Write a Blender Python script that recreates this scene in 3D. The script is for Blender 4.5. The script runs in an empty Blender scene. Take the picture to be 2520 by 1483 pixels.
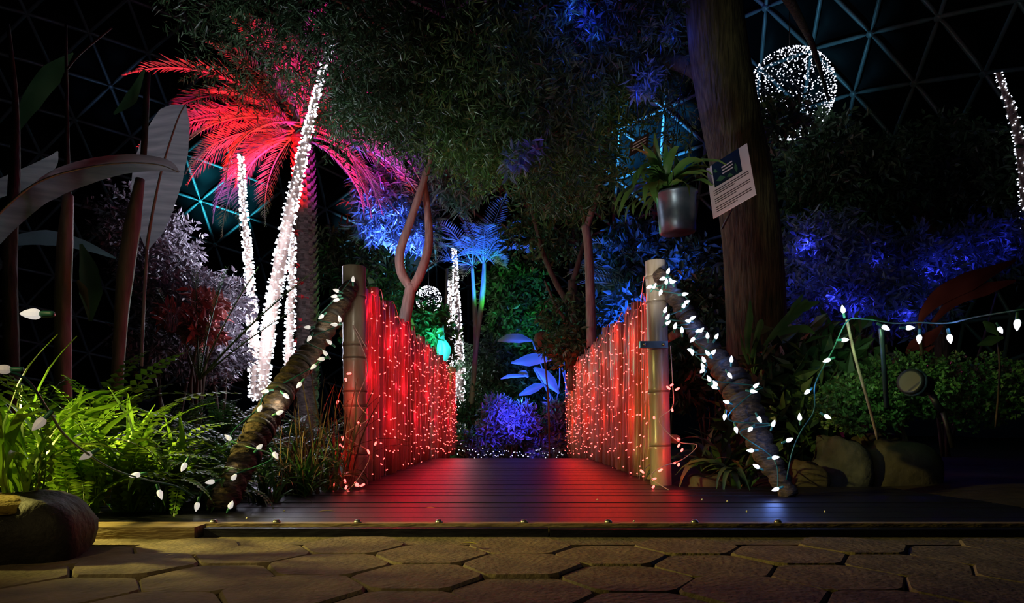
import bpy, math, random
import numpy as np
from mathutils import Vector, Matrix, Euler

random.seed(7)
RNG = np.random.default_rng(11)
sc = bpy.context.scene
COL = sc.collection

# ------------------------------------------------------------------ camera, world, exposure
F = 1700.0          # focal length in pixels of the 2520 x 1483 frame
CAMH = 0.27         # lens height above the boardwalk
HY = 1055.0         # row of the horizon


def P(x, y, d):
    """point that shows at pixel (x, y) and stands d metres in front of the lens"""
    return Vector(((x - 1260.0) * d / F, d, CAMH + (HY - y) * d / F))


cam_d = bpy.data.cameras.new('camera')
cam_d.sensor_width = 36.0
cam_d.lens = F / 2520.0 * 36.0
cam_d.shift_y = (HY - 741.5) / 2520.0
cam_d.clip_start = 0.02
cam_d.clip_end = 200.0
cam = bpy.data.objects.new('camera', cam_d)
COL.objects.link(cam)
cam.location = (0, 0, CAMH)
cam.rotation_euler = (math.pi / 2, 0, 0)
sc.camera = cam
sc.view_settings.view_transform = 'Standard'
sc.view_settings.look = 'None'
sc.view_settings.gamma = 1.0
sc.view_settings.use_curve_mapping = False
sc.view_settings.exposure = 0.0
sc.cycles.sample_clamp_indirect = 1.5
sc.cycles.max_bounces = 2
sc.cycles.diffuse_bounces = 1
sc.cycles.glossy_bounces = 1
sc.cycles.transmission_bounces = 1
sc.cycles.transparent_max_bounces = 2
sc.cycles.adaptive_threshold = .15
sc.cycles.caustics_reflective = False
sc.cycles.caustics_refractive = False

w = bpy.data.worlds.new('night')
sc.world = w
w.use_nodes = True
w.node_tree.nodes['Background'].inputs[0].default_value = (0.03, 0.05, 0.09, 1)
w.node_tree.nodes['Background'].inputs[1].default_value = 0.008

# ------------------------------------------------------------------ lamps
DC, DR = Vector((-6.0, 12.0, -3.0)), 21.0     # dome centre and radius


def dome_hit(x, y):
    d = Vector(((x - 1260) / F, 1.0, (HY - y) / F))
    o = Vector((0, 0, CAMH)) - DC
    a, b, c = d.dot(d), 2 * o.dot(d), o.dot(o) - DR * DR
    t = (-b + math.sqrt(b * b - 4 * a * c)) / (2 * a)
    return Vector((0, 0, CAMH)) + d * t


def point(name, loc, color, power, r=0.05):
    l = bpy.data.lights.new(name, 'POINT')
    l.color, l.energy, l.shadow_soft_size = color, power, r
    o = bpy.data.objects.new(name, l)
    COL.objects.link(o)
    o.location = loc
    return o


def spot(name, loc, target, color, power, angle=60, blend=0.6, r=0.06):
    l = bpy.data.lights.new(name, 'SPOT')
    l.color, l.energy, l.shadow_soft_size = color, power, r
    l.spot_size, l.spot_blend = math.radians(angle), blend
    o = bpy.data.objects.new(name, l)
    COL.objects.link(o)
    o.location = loc
    o.rotation_euler = (Vector(target) - Vector(loc)).to_track_quat('-Z', 'Y').to_euler()
    return o


RED, BLUE, DEEP = (1, .012, .02), (.03, .13, 1), (.03, .03, 1)
TEAL, CYAN, GREEN, VIOLET = (.04, .55, .75), (.05, .42, 1), (.05, 1, .12), (.62, .04, 1)
WARM = (1.0, .80, .28)
# yellow floodlight at the left edge of the planting
spot('fern_flood', (-2.12, 1.80, .74), (-.98, 2.15, .06), (1, .84, .20), 230, 72, .85, .04)
# soft weak fill added behind the viewer to lift the posts and big trunk
spot('front_fill', (-1.4, -2.4, 2.6), (.2, 3.4, 1.35), (1, .86, .62), 60, 42, .9, .3)
spot('paving_fill', (-1.2, -.7, 1.6), (-.48, 1.62, 0), (1, .76, .32), 60, 33, 1.0, .1)  # fill added to put warm light from the left on the paving
# palm uplights
spot('palm_red', (-2.75, 6.85, 2.55), P(738, 270, 7.5), (1, .003, .004), 400, 105, .5)
spot('palm_red_side', (-3.6, 7.0, 2.5), P(500, 250, 7.6), (1, .006, .035), 190, 90, .6)
spot('palm_violet', P(890, 760, 6.9), P(880, 420, 7.3), (.75, .02, .8), 420, 50, .6)
spot('palm_violet_left', P(600, 700, 7.0), P(580, 440, 7.5), (.5, .07, .8), 170, 38, .7)
# blue uplights along the bridge
spot('blue_tree', P(985, 760, 8.0), P(975, 490, 8.3), (.06, .11, 1), 1500, 52, .6)
spot('blue_palm', P(1140, 800, 10.2), P(1200, 570, 11), (.012, .09, 1), 560, 60, .6)
spot('blue_leaf', P(1230, 985, 8.3), P(1322, 910, 9.6), (.01, .11, 1), 420, 46, .6)
spot('fork_light', P(905, 690, 5.6), P(1015, 600, 7), (1, .30, .28), 26, 60, .7)
spot('blue_bush', P(1262, 1010, 8.5), P(1255, 1050, 9.2), (.05, .04, 1), 75, 100, .7, .05)
spot('blue_grove', P(1520, 880, 7.6), P(1570, 650, 9.2), (.02, .12, 1), 330, 62, .7)
for px, py, d, pw in ((1985, 600, 6.45, 3.0), (2045, 735, 6.1, 2.2), (2110, 760, 6.1, 1.6), (2150, 650, 6.5, 1.0), (2290, 665, 6.45, 2.0), (2235, 775, 6.1, 1.6), (2360, 640, 6.5, 1.6), (2460, 600, 6.5, 1.0), (1955, 690, 6.3, 1.2)):
    point('blue_patch_fill', P(px, py, d), (.05, .05, 1), pw, .04)  # small points added inside the shrubs to break the blue light into patches
for px, py, pw in ((1410, 10, 3.0), (1465, 60, 1.8), (1590, 205, 3.0), (1300, 385, 1.0), (1262, 400, 1.0), (1655, 75, .7)):
    point('blue_spray_fill', P(px, py + 14, 4.8), (.02, .06, 1), pw * .8, .03)  # points added beside the canopy sprays, imitating blue-lit leaves farther back
spot('blue_canopy', P(1480, 420, 8.5), P(1440, 20, 7.5), DEEP, 500, 34, .5)
spot('green_stem', P(1230, 830, 10.4), P(1188, 690, 11), GREEN, 120, 34, .6)
spot('green_shrub', P(1330, 900, 10.4), P(1270, 700, 12.5), (.1, 1, .35), 70, 50, .6)
point('green_spot', P(975, 830, 8.0), GREEN, 14, .05)
point('teal_spot', P(1075, 850, 9.6), (.04, .9, .8), 22, .05)
# faint fill added from below for the tree tops
spot('canopy_wash', P(1130, 620, 5.0), P(1150, 150, 5.6), (.35, 1, .36), 4.5, 110, .9, .2)
spot('canopy_wash_right', P(1640, 620, 5.0), P(1520, 280, 5.8), (.7, 1, .3), 5, 90, .8, .2)
spot('basket_fill', P(1480, 820, 2.6), P(1700, 480, 4.0), (.88, .82, .74), 40, 40, .7, .1)  # fill added to brighten the sign and hanging pot
point('purple_low', P(2262, 870, 3.9), (.8, .04, .25), 1.0, .05)
spot('shrub_fill', P(1960, 760, 2.2), P(2210, 895, 3.4), (.55, 1, .45), 24, 36, .8, .1)  # fill added to bring out the round-leaved shrub
# dome uplights
for nm, px, py, colr, pw, an in (('dome_left', 545, 470, TEAL, 2400, 36), ('dome_mid', 960, 590, (.2, .65, 1), 2400, 44),
                                 ('dome_right', 1570, 350, CYAN, 3400, 44), ('dome_top', 1990, 110, (.12, .5, .8), 210, 50),
                                 ('dome_far_left', 290, 220, (.2, .4, .8), 40, 34)):
    hit = dome_hit(px, py)
    src = DC + (hit - DC) * .80
    src.z = max(1.0, hit.z - 5.0)
    spot(nm, src, hit, colr, pw, an, .9, .1)
# light given off by the strings of lamps, with some added fill
for i in range(9):
    y = 3.60 + 5.15 * (i / 8) ** 1.15
    for z in ((.36, .78) if i % 2 else (.56, .94)):
        point('left_fence_glow', (-.635, y, z), (1, .010, .03), 1.5, .03)
        point('right_fence_glow', (.615, y, z), (1, .02, .006), 1.5, .03)
for px, py, d, pw in ((570, 720, 5.75, 18), (650, 800, 5.7, 18), (700, 560, 5.7, 10), (780, 330, 5.7, 1.5), (690, 860, 5.7, 8), (585, 820, 4.9, 5), (540, 560, 5.2, 14)):  # final pair: fill added for the pink plant and banana leaf
    point('trunk_glow_and_fill', P(px, py, d), (.78, .80, 1), pw, .12)
for px, py, d, pw in ((1665, 690, 3.2, .30), (1700, 800, 3.1, .36), (1780, 880, 2.95, .36), (1790, 1010, 2.85, .30),
                      (1880, 1085, 2.75, .30), (1905, 1190, 2.62, .35), (2000, 960, 2.7, .2), (2075, 800, 2.5, .2), (2262, 800, 2.15, .12), (2338, 800, 2.05, .12)):
    point('bulb_glow', P(px, py, d), (.16, .30, 1), pw, .03)
for px, py, d, pw in ((800, 800, 3.05, .25), (838, 745, 3.0, .5), (835, 900, 2.95, .3), (690, 985, 2.65, .45), (570, 1150, 2.35, .12)):
    point('warm_bulb_glow', P(px, py, d), (1, .9, .7), pw, .03)
for px, py, d in ((845, 1120, 3.15), (1665, 1130, 3.2), (1690, 990, 3.2), (845, 985, 3.15)):
    point('red_string_glow', P(px, py, d), (1, .02, .012), .45, .03)
point('far_trunk_glow', P(1120, 900, 11.6), (.8, .85, 1), 10, .15)
point('ball_glow', P(1943, 232, 7), (.8, .85, 1), 1.5, .3)

# ------------------------------------------------------------------ helpers


def tag(o, label=None, cat=None, group=None, kind=None):
    if label: o['label'] = label
    if cat: o['category'] = cat
    if group: o['group'] = group
    if kind: o['kind'] = kind
    return o


def empty(name, loc, label, cat, group=None, kind=None):
    o = bpy.data.objects.new(name, None)
    o.empty_display_size = .1
    COL.objects.link(o)
    o.location = loc
    return tag(o, label, cat, group, kind)


def world_of(o):
    if o.parent is None:
        return o.matrix_basis.copy()
    return world_of(o.parent) @ o.matrix_parent_inverse @ o.matrix_basis


def attach(o, parent):
    """parent without moving: parts are given in world coordinates"""
    o.parent = parent
    o.matrix_parent_inverse = world_of(parent).inverted()


def obj(name, me, parent=None, mw=None):
    o = bpy.data.objects.new(name, me)
    COL.objects.link(o)
    if mw is not None:
        o.matrix_basis = mw
    if parent is not None:
        attach(o, parent)
    return o


class MB:
    def __init__(s):
        s.v, s.f = [], []

    def add(s, vs, fs):
        n = len(s.v)
        s.v += [tuple(v) for v in vs]
        s.f += [tuple(i + n for i in f) for f in fs]
        return s

    def box(s, a, b):
        x0, y0, z0 = a
        x1, y1, z1 = b
        return s.add([(x0, y0, z0), (x1, y0, z0), (x1, y1, z0), (x0, y1, z0), (x0, y0, z1), (x1, y0, z1), (x1, y1, z1), (x0, y1, z1)],
                     [(0, 3, 2, 1), (4, 5, 6, 7), (0, 1, 5, 4), (1, 2, 6, 5), (2, 3, 7, 6), (3, 0, 4, 7)])

    def tube(s, pts, rad, n=8, cap=True):
        pts = [Vector(p) for p in pts]
        if not hasattr(rad, '__len__'): rad = [rad] * len(pts)
        t0 = (pts[1] - pts[0]).normalized()
        ref = Vector((0, 0, 1)) if abs(t0.z) < .9 else Vector((1, 0, 0))
        u = t0.cross(ref).normalized()
        vs, fs = [], []
        for i, p in enumerate(pts):
            t = (pts[min(i + 1, len(pts) - 1)] - pts[max(i - 1, 0)])
            if t.length < 1e-9: t = t0
            t.normalize()
            u = (u - t * u.dot(t)).normalized()
            v = t.cross(u)
            for k in range(n):
                a = 2 * math.pi * k / n
                vs.append(p + (u * math.cos(a) + v * math.sin(a)) * rad[i])
        for i in range(len(pts) - 1):
            for k in range(n):
                fs.append((i * n + k, i * n + (k + 1) % n, (i + 1) * n + (k + 1) % n, (i + 1) * n + k))
        if cap:
            fs.append(tuple(range(n))[::-1])
            fs.append(tuple((len(pts) - 1) * n + k for k in range(n)))
        return s.add(vs, fs)

    def lathe(s, prof, n=16, m=None, cap=True):
        """prof: (radius, z)"""
        vs, fs = [], []
        for r, z in prof:
            for k in range(n):
                a = 2 * math.pi * k / n
                v = Vector((r * math.cos(a), r * math.sin(a), z))
                vs.append(m @ v if m else v)
        for i in range(len(prof) - 1):
            for k in range(n):
                fs.append((i * n + k, i * n + (k + 1) % n, (i + 1) * n + (k + 1) % n, (i + 1) * n + k))
        if cap:
            fs.append(tuple(range(n))[::-1])
            fs.append(tuple((len(prof) - 1) * n + k for k in range(n)))
        return s.add(vs, fs)

    def mesh(s, name, mat, smooth=True):
        me = bpy.data.meshes.new(name)
        me.from_pydata(s.v, [], s.f)
        me.materials.append(mat)
        if smooth:
            me.polygons.foreach_set('use_smooth', [True] * len(me.polygons))
        me.update()
        return me

    def build(s, name, mat, parent=None, smooth=True, mw=None):
        return obj(name, s.mesh(name, mat, smooth), parent, mw)


def mesh_np(name, V, Fc, mat, smooth=False):
    me = bpy.data.meshes.new(name)
    V = np.asarray(V, np.float32)
    Fc = np.asarray(Fc, np.int32)
    m, k = Fc.shape
    me.vertices.add(len(V))
    me.vertices.foreach_set('co', V.ravel())
    me.loops.add(m * k)
    me.loops.foreach_set('vertex_index', Fc.ravel())
    me.polygons.add(m)
    me.polygons.foreach_set('loop_start', np.arange(0, m * k, k, dtype=np.int32))
    me.polygons.foreach_set('use_smooth', np.full(m, smooth))
    me.materials.append(mat)
    me.update(calc_edges=True)
    return me


def smooth_path(pts, n=6):
    """Catmull-Rom through the points"""
    pts = [Vector(p) for p in pts]
    if len(pts) < 3: return pts
    q = [pts[0] * 2 - pts[1]] + pts + [pts[-1] * 2 - pts[-2]]
    out = []
    for i in range(1, len(q) - 2):
        p0, p1, p2, p3 = q[i - 1:i + 3]
        for k in range(n):
            t = k / n
            out.append(.5 * ((2 * p1) + (p2 - p0) * t + (2 * p0 - 5 * p1 + 4 * p2 - p3) * t * t + (3 * p1 - p0 - 3 * p2 + p3) * t ** 3))
    out.append(pts[-1])
    return out


def lerp_list(vals, n):
    return list(np.interp(np.linspace(0, 1, n), np.linspace(0, 1, len(vals)), vals))


# ------------------------------------------------------------------ materials
MATS = {}


def mat(name, col, col2=None, rough=.5, scale=8.0, bump=0.0, metal=0.0, coord='Object', stretch=(1, 1, 1), spec=.5, trans=0.0, island=0.0, bscale=None, detail=4):
    m = bpy.data.materials.new(name)
    m.use_nodes = True
    nt = m.node_tree
    b = nt.nodes['Principled BSDF']
    b.inputs['Roughness'].default_value = rough
    b.inputs['Metallic'].default_value = metal
    b.inputs['Specular IOR Level'].default_value = spec
    tc = nt.nodes.new('ShaderNodeTexCoord')
    mp = nt.nodes.new('ShaderNodeMapping')
    mp.inputs['Scale'].default_value = stretch
    nt.links.new(tc.outputs[coord], mp.inputs[0])
    nz = nt.nodes.new('ShaderNodeTexNoise')
    nz.inputs['Scale'].default_value = scale
    nz.inputs['Detail'].default_value = detail
    nt.links.new(mp.outputs[0], nz.inputs['Vector'])
    rp = nt.nodes.new('ShaderNodeValToRGB')
    rp.color_ramp.elements[0].position, rp.color_ramp.elements[1].position = .35, .68
    rp.color_ramp.elements[0].color = (*col, 1)
    rp.color_ramp.elements[1].color = (*(col2 or col), 1)
    nt.links.new(nz.outputs['Fac'], rp.inputs['Fac'])
    out = rp.outputs['Color']
    if island:
        g = nt.nodes.new('ShaderNodeNewGeometry')
        hs = nt.nodes.new('ShaderNodeHueSaturation')
        mr = nt.nodes.new('ShaderNodeMapRange')
        mr.inputs['To Min'].default_value = 1 - island
        mr.inputs['To Max'].default_value = 1 + island
        nt.links.new(g.outputs['Random Per Island'], mr.inputs['Value'])
        nt.links.new(mr.outputs[0], hs.inputs['Value'])
        nt.links.new(out, hs.inputs['Color'])
        out = hs.outputs['Color']
    nt.links.new(out, b.inputs['Base Color'])
    if bump:
        bp = nt.nodes.new('ShaderNodeBump')
        bp.inputs['Strength'].default_value = bump
        bp.inputs['Distance'].default_value = .02
        src = nz
        if bscale:
            src = nt.nodes.new('ShaderNodeTexNoise')
            src.inputs['Scale'].default_value = bscale
            src.inputs['Detail'].default_value = 6
            nt.links.new(mp.outputs[0], src.inputs['Vector'])
        nt.links.new(src.outputs['Fac'], bp.inputs['Height'])
        nt.links.new(bp.outputs[0], b.inputs['Normal'])
    if trans:
        tr = nt.nodes.new('ShaderNodeBsdfTranslucent')
        nt.links.new(out, tr.inputs['Color'])
        mx = nt.nodes.new('ShaderNodeMixShader')
        mx.inputs[0].default_value = trans
        nt.links.new(b.outputs[0], mx.inputs[1])
        nt.links.new(tr.outputs[0], mx.inputs[2])
        nt.links.new(mx.outputs[0], nt.nodes['Material Output'].inputs[0])
    MATS[name] = m
    return m


def glow(name, col, strength, base=(.8, .8, .8)):
    m = bpy.data.materials.new(name)
    m.use_nodes = True
    b = m.node_tree.nodes['Principled BSDF']
    b.inputs['Base Color'].default_value = (*base, 1)
    b.inputs['Roughness'].default_value = .3
    b.inputs['Emission Color'].default_value = (*col, 1)
    b.inputs['Emission Strength'].default_value = strength
    m.cycles.emission_sampling = 'NONE'
    MATS[name] = m
    return m


SOIL = mat('soil', (.012, .009, .006), (.035, .026, .016), .9, 12, .6)
PAVER = mat('paver_stone', (.10, .075, .045), (.22, .165, .10), .85, 10, .35, bscale=70)
JOINT = mat('paver_joint', (.004, .0035, .003), (.010, .008, .006), .95, 30, .3)
DECK = mat('deck_wood', (.009, .010, .016), (.020, .021, .034), .40, 5, .15, stretch=(1.5, 22, 8), spec=.11, bscale=14)
GOLD = mat('weathered_board', (.20, .14, .07), (.34, .25, .13), .55, 6, .4, stretch=(2, 25, 10))
BAMB = mat('bamboo_tan', (.34, .24, .13), (.52, .40, .24), .32, 7, .12, stretch=(6, 6, .6))
BAMB2 = mat('bamboo_brown', (.20, .12, .06), (.36, .24, .13), .38, 7, .15, stretch=(6, 6, .6))
BAMB3 = mat('bamboo_grey', (.28, .23, .18), (.44, .36, .27), .36, 7, .12, stretch=(6, 6, .6))
POSTM = mat('bamboo_post', (.24, .19, .12), (.46, .40, .32), .28, 5, .15, stretch=(5, 5, .7))
NODE = mat('bamboo_node', (.10, .075, .05), (.22, .17, .11), .5, 20, .2)
COIR = mat('coir_wrap', (.022, .015, .010), (.11, .068, .038), .8, 40, .8, stretch=(1, 1, 3))
BANDM = mat('dark_binding', (.015, .013, .011), (.05, .04, .03), .6, 30, .3)
BARK = mat('bark_olive', (.036, .040, .016), (.12, .125, .05), .85, 7, 1.0, stretch=(6, 6, .8), bscale=9)
BARKP = mat('bark_pink', (.24, .17, .13), (.40, .29, .23), .7, 9, .4, stretch=(4, 4, .8))
BARKD = mat('bark_dark', (.05, .035, .022), (.13, .09, .06), .8, 9, .5, stretch=(4, 4, .8))
PALMB = mat('palm_bark', (.06, .045, .04), (.20, .15, .13), .8, 14, 1.0, stretch=(1, 1, 3))
LEAF = mat('leaf_green', (.05, .14, .035), (.13, .27, .08), .4, 6, trans=.25, island=.45, detail=1)
LEAFD = mat('leaf_dark', (.03, .075, .03), (.07, .15, .06), .42, 5, trans=.2, island=.5, detail=1)
LEAFB = mat('leaf_broad_pale', (.10, .17, .17), (.18, .28, .30), .35, 4, trans=.25, island=.4, detail=1)
FERN = mat('fern_green', (.12, .28, .02), (.30, .48, .05), .38, 7, trans=.2, island=.25, detail=1)
FERN2 = mat('fern_deep', (.045, .14, .03), (.10, .24, .05), .4, 7, trans=.2, island=.3, detail=1)
FERNY = mat('fern_yellow', (.45, .40, .03), (.55, .42, .06), .5, 7, trans=.2, detail=1)
FROND = mat('palm_frond', (.32, .36, .26), (.46, .48, .38), .4, 7, trans=.3, island=.3, detail=1)
GREYL = mat('leaf_grey_purple', (.15, .13, .16), (.28, .24, .28), .45, 6, island=.5, detail=1)
PINKL = mat('leaf_pink', (.42, .10, .10), (.55, .20, .18), .45, 6, island=.4, detail=1)
MAROON = mat('leaf_maroon', (.12, .015, .02), (.22, .03, .035), .4, 6, detail=1)
STRAW = mat('dry_stem', (.24, .17, .11), (.42, .33, .24), .6, 8, .3, stretch=(4, 4, .6))
TWIGR = mat('twig_brown', (.10, .055, .03), (.20, .11, .06), .6, 8, island=.4, detail=1)
BANANA = mat('banana_leaf', (.26, .28, .29), (.46, .46, .47), .38, 6, .35, stretch=(.5, 1, 6), bscale=6, trans=.45)
BANMID = mat('banana_midrib', (.40, .32, .26), (.52, .44, .36), .4, 8)
MOSS = mat('moss', (.20, .13, .02), (.35, .26, .04), .9, 25, .8)
ROCK = mat('rock', (.03, .026, .018), (.10, .085, .055), .85, 4, 1.0, bscale=11)
ROCKD = mat('rock_shade_dark', (.006, .005, .004), (.020, .017, .012), .7, 4, 1.0, bscale=11)  # rock colour darkened to stand for the shade in its corner
ROCKG = mat('rock_grey', (.025, .03, .03), (.10, .11, .10), .85, 6, 1.0, bscale=14)
BLACKP = mat('black_plastic', (.012, .012, .013), (.02, .02, .022), .4, 10)
METAL = mat('galvanised_metal', (.06, .10, .13), (.12, .17, .20), .36, 12, .1, metal=.55)
STEEL = mat('bolt_steel', (.30, .30, .30), (.5, .5, .5), .3, 20, metal=.9)
DOMEM = mat('dome_aluminium', (.50, .54, .56), (.66, .70, .72), .4, 3, metal=.2)
ACRYL = mat('acrylic_panel', (.005, .007, .009), (.008, .010, .012), .5, 2, spec=.15)
CORDG = mat('green_cord', (.015, .10, .07), (.03, .16, .12), .4, 10)
SOCKG = mat('green_socket', (.03, .16, .11), (.05, .24, .17), .4, 10)
WIREP = mat('clear_wire', (.55, .40, .38), (.65, .48, .45), .35, 10)
WIREW = mat('white_wire', (.6, .6, .62), (.7, .7, .72), .4, 10)
PAPER = mat('sign_white', (.74, .66, .68), (.80, .72, .74), .45, 3)
INK = mat('sign_ink', (.05, .035, .04), (.07, .05, .05), .6, 3)
PHOTO = mat('sign_photo_dark', (.006, .012, .007), (.012, .03, .012), .4, 6)
SIGNG = mat('sign_leaf_green', (.04, .13, .03), (.07, .20, .05), .5, 9)
SIGNB = mat('sign_board_dark', (.03, .018, .014), (.05, .03, .022), .6, 5)
PETAL = mat('petal_white', (.7, .68, .6), (.8, .78, .7), .5, 9)
YLEAF = mat('fallen_leaf_yellow', (.38, .34, .05), (.50, .44, .10), .5, 9)
REDBALL = mat('dried_red_flower', (.10, .02, .015), (.18, .04, .03), .8, 30, .8)
REDFL = mat('red_bract', (.55, .03, .04), (.65, .05, .05), .4, 8)
G_RED = glow('red_led', (1, .07, .06), 6)
G_WHITE = glow('white_led', (.84, .86, 1), 3.2)
G_WHITE2 = glow('white_led_soft', (.80, .84, 1), 1.5)
G_BULB = glow('cool_bulb', (.86, .90, 1), 1.6)
G_BULBW = glow('warm_bulb', (1, .93, .84), .62)
G_BULBD = glow('warm_bulb_dim', (1, .86, .72), .22, (.7, .65, .6))

# ------------------------------------------------------------------ the setting: ground, paving, boardwalk
def gz(x, y):
    """height of the planting soil"""
    side = max(0.0, abs(x) - .95)
    return -.06 + .05 * min(1, side) + .03 * math.sin(x * 2.1) * math.sin(y * 1.3) - (.25 if (y > 6 and abs(x) < 1.2) else 0)


g = MB()
NX, NY = 60, 60
vs = []
for j in range(NY + 1):
    for i in range(NX + 1):
        x = -16 + 32 * i / NX
        y = 1.95 + 32 * (j / NY) ** 1.6
        z = gz(x, y) if y > 2.3 and abs(x) > .8 else -.30
        vs.append((x, y, z))
g.add(vs, [(j * (NX + 1) + i, j * (NX + 1) + i + 1, (j + 1) * (NX + 1) + i + 1, (j + 1) * (NX + 1) + i) for j in range(NY) for i in range(NX)])
floor = tag(g.build('floor', SOIL), 'dark planting soil on both sides of the bridge', 'ground', kind='structure')

pav = tag(MB().box((-3.2, -.6, -.12), (3.2, 1.93, -.045)).build('pavement', JOINT, smooth=False),
          'brown hexagonal stone paving in front of the boardwalk', 'pavement', kind='structure')
S = .138
hexm = []
for k in range(6):
    mb = MB()
    rr = random.Random(k)
    ring = []
    for c in range(6):
        a0 = math.radians(60 * c)
        for da in (-6, 6):
            r = S * .945 * (1 + rr.uniform(-.035, .02))
            ring.append((math.cos(a0 + math.radians(da)) * r, math.sin(a0 + math.radians(da)) * r))
    n = 12
    vs = [(x, y, -.04) for x, y in ring] + [(x, y, -.006) for x, y in ring] + [(x * .965, y * .965, 0) for x, y in ring] + [(0, 0, .0005)]
    fs = [(i, (i + 1) % n, n + (i + 1) % n, n + i) for i in range(n)] + [(n + i, n + (i + 1) % n, 2 * n + (i + 1) % n, 2 * n + i) for i in range(n)] + [(2 * n + i, 2 * n + (i + 1) % n, 3 * n) for i in range(n)]
    hexm.append(mb.add(vs, fs).mesh('paver', PAVER, False))
for ci in range(-12, 13):
    for cj in range(-2, 8):
        x = ci * 1.5 * S + .02
        y = .05 + (cj + .5 * (ci % 2)) * math.sqrt(3) * S
        if y > 1.80 or y < .2: continue
        m = Matrix.Translation((x, y, -.020 + random.uniform(-.003, .003))) @ Euler((random.uniform(-.008, .008), random.uniform(-.008, .008), random.choice((0, 1, 2)) * math.pi / 3 + random.uniform(-.03, .03))).to_matrix().to_4x4()
        obj('paver', random.choice(hexm), pav, m)
# gritty worn band where the last stones meet the timber
tag(MB().box((-3.2, 1.78, -.05), (3.2, 1.945, -.028)).build('mortar_strip', PAVER, pav, False))

deck = tag(MB().box((-1.3, 2.0, -.16), (1.4, 3.2, -.05)).build('bridge_deck', BARKD, smooth=False),
           'dark wet timber boardwalk crossing between the red fences', 'boardwalk', kind='structure')


def deck_z(y):
    return 0.0 if y < 6.0 else -.028 * (y - 6.0) ** 2


y = 1.985
k = 0
while y < 8.9:
    wdt = .138 + random.uniform(-.004, .004)
    x0, x1 = (-1.42, 1.75) if y < 3.15 else (-.80, .78)
    za, zb = deck_z(y), deck_z(y + wdt)
    if y < 3.15:
        x0 += random.uniform(-.02, .02)
        x1 += random.uniform(-.02, .02)
    mb = MB()
    e = .004
    j = random.uniform(-.0012, .0012)
    vs = []
    for yy, zz in ((y, za), (y + wdt - .005, zb)):
        vs += [(x0, yy, zz - .035 + j), (x1, yy, zz - .035 + j), (x1, yy, zz - e + j), (x0, yy, zz - e + j)]
    t0, t1 = y + e, y + wdt - .005 - e
    vs += [(x0, t0, za + j), (x1, t0, za + j), (x1, t1, zb + j), (x0, t1, zb + j)]
    mb.add(vs, [(0, 1, 2, 3), (5, 4, 7, 6), (3, 2, 9, 8), (8, 9, 10, 11), (11, 10, 6, 7), (4, 0, 3, 7), (3, 8, 11, 7), (1, 5, 6, 2), (2, 6, 10, 9), (0, 4, 5, 1)])
    mb.build('plank', DECK, deck, False)
    y += wdt
    k += 1
for sx in (-.72, .70):
    MB().box((sx - .05, 3.2, -.34), (sx + .05, 6.4, -.05)).build('beam', BARKD, deck, False)

# timber strip with bolts between paving and boardwalk
trim = tag(MB().box((-1.62, 1.945, -.055), (1.62, 1.98, .004)).build('trim_1', GOLD, smooth=False),
           'weathered timber strip edging the boardwalk along the paving', 'edging', kind='structure')
MB().box((-1.40, 1.87, -.05), (-.86, 1.942, .004)).build('board', GOLD, trim, False)
MB().box((-.85, 1.905, -.05), (.10, 1.942, -.004)).build('board', DECK, trim, False)
MB().box((.105, 1.90, -.05), (1.45, 1.942, -.006)).build('board', DECK, trim, False)
boltm = MB().lathe([(.011, 0), (.011, .004), (.008, .008), (.003, .010)], 8).mesh('bolt', STEEL)
for bx in (525, 680, 880, 1080, 1290, 1497, 1710, 1915):
    obj('bolt', boltm, trim, Matrix.Translation(((bx - 1260) * 1.96 / F, 1.962, .004)))

# ------------------------------------------------------------------ the dome overhead
def ico_dome(n):
    t = (1 + 5 ** .5) / 2
    V = [Vector(v).normalized() for v in ((-1, t, 0), (1, t, 0), (-1, -t, 0), (1, -t, 0), (0, -1, t), (0, 1, t), (0, -1, -t), (0, 1, -t), (t, 0, -1), (t, 0, 1), (-t, 0, -1), (-t, 0, 1))]
    Fs = ((0, 11, 5), (0, 5, 1), (0, 1, 7), (0, 7, 10), (0, 10, 11), (1, 5, 9), (5, 11, 4), (11, 10, 2), (10, 7, 6), (7, 1, 8), (3, 9, 4), (3, 4, 2), (3, 2, 6), (3, 6, 8), (3, 8, 9), (4, 9, 5), (2, 4, 11), (6, 2, 10), (8, 6, 7), (9, 8, 1))
    ids, pts, tris = {}, [], []
    rot = Euler((.35, .22, .5)).to_matrix()
    for a, b, c in Fs:
        gridp = {}
        for i in range(n + 1):
            for j in range(n + 1 - i):
                p = (V[a] * (n - i - j) + V[b] * i + V[c] * j) / n
                p.normalize()
                key = (round(p.x, 4), round(p.y, 4), round(p.z, 4))
                if key not in ids:
                    ids[key] = len(pts)
                    pts.append(DC + (rot @ p) * DR)
                gridp[i, j] = ids[key]
        for i in range(n):
            for j in range(n - i):
                tris.append((gridp[i, j], gridp[i + 1, j], gridp[i, j + 1]))
                if i + j < n - 1:
                    tris.append((gridp[i + 1, j], gridp[i + 1, j + 1], gridp[i, j + 1]))
    return pts, tris


def pix(p):
    return (1260 + F * p.x / p.y, HY - F * (p.z - CAMH) / p.y) if p.y > 1 else (-9e3, -9e3)


dpts, dtris = ico_dome(15)
dome = empty('ceiling', DC + Vector((0, 0, DR)), 'glazed geodesic dome of pale metal struts over the garden', 'dome', kind='structure')
PATCH = ((430, 330, 690, 690), (790, 440, 1140, 740), (1400, 160, 1720, 560), (1800, -30, 2400, 290), (180, 150, 360, 260))
edges = {}
for t_ in dtris:
    for a, b in ((t_[0], t_[1]), (t_[1], t_[2]), (t_[2], t_[0])):
        edges[min(a, b), max(a, b)] = 1
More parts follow.
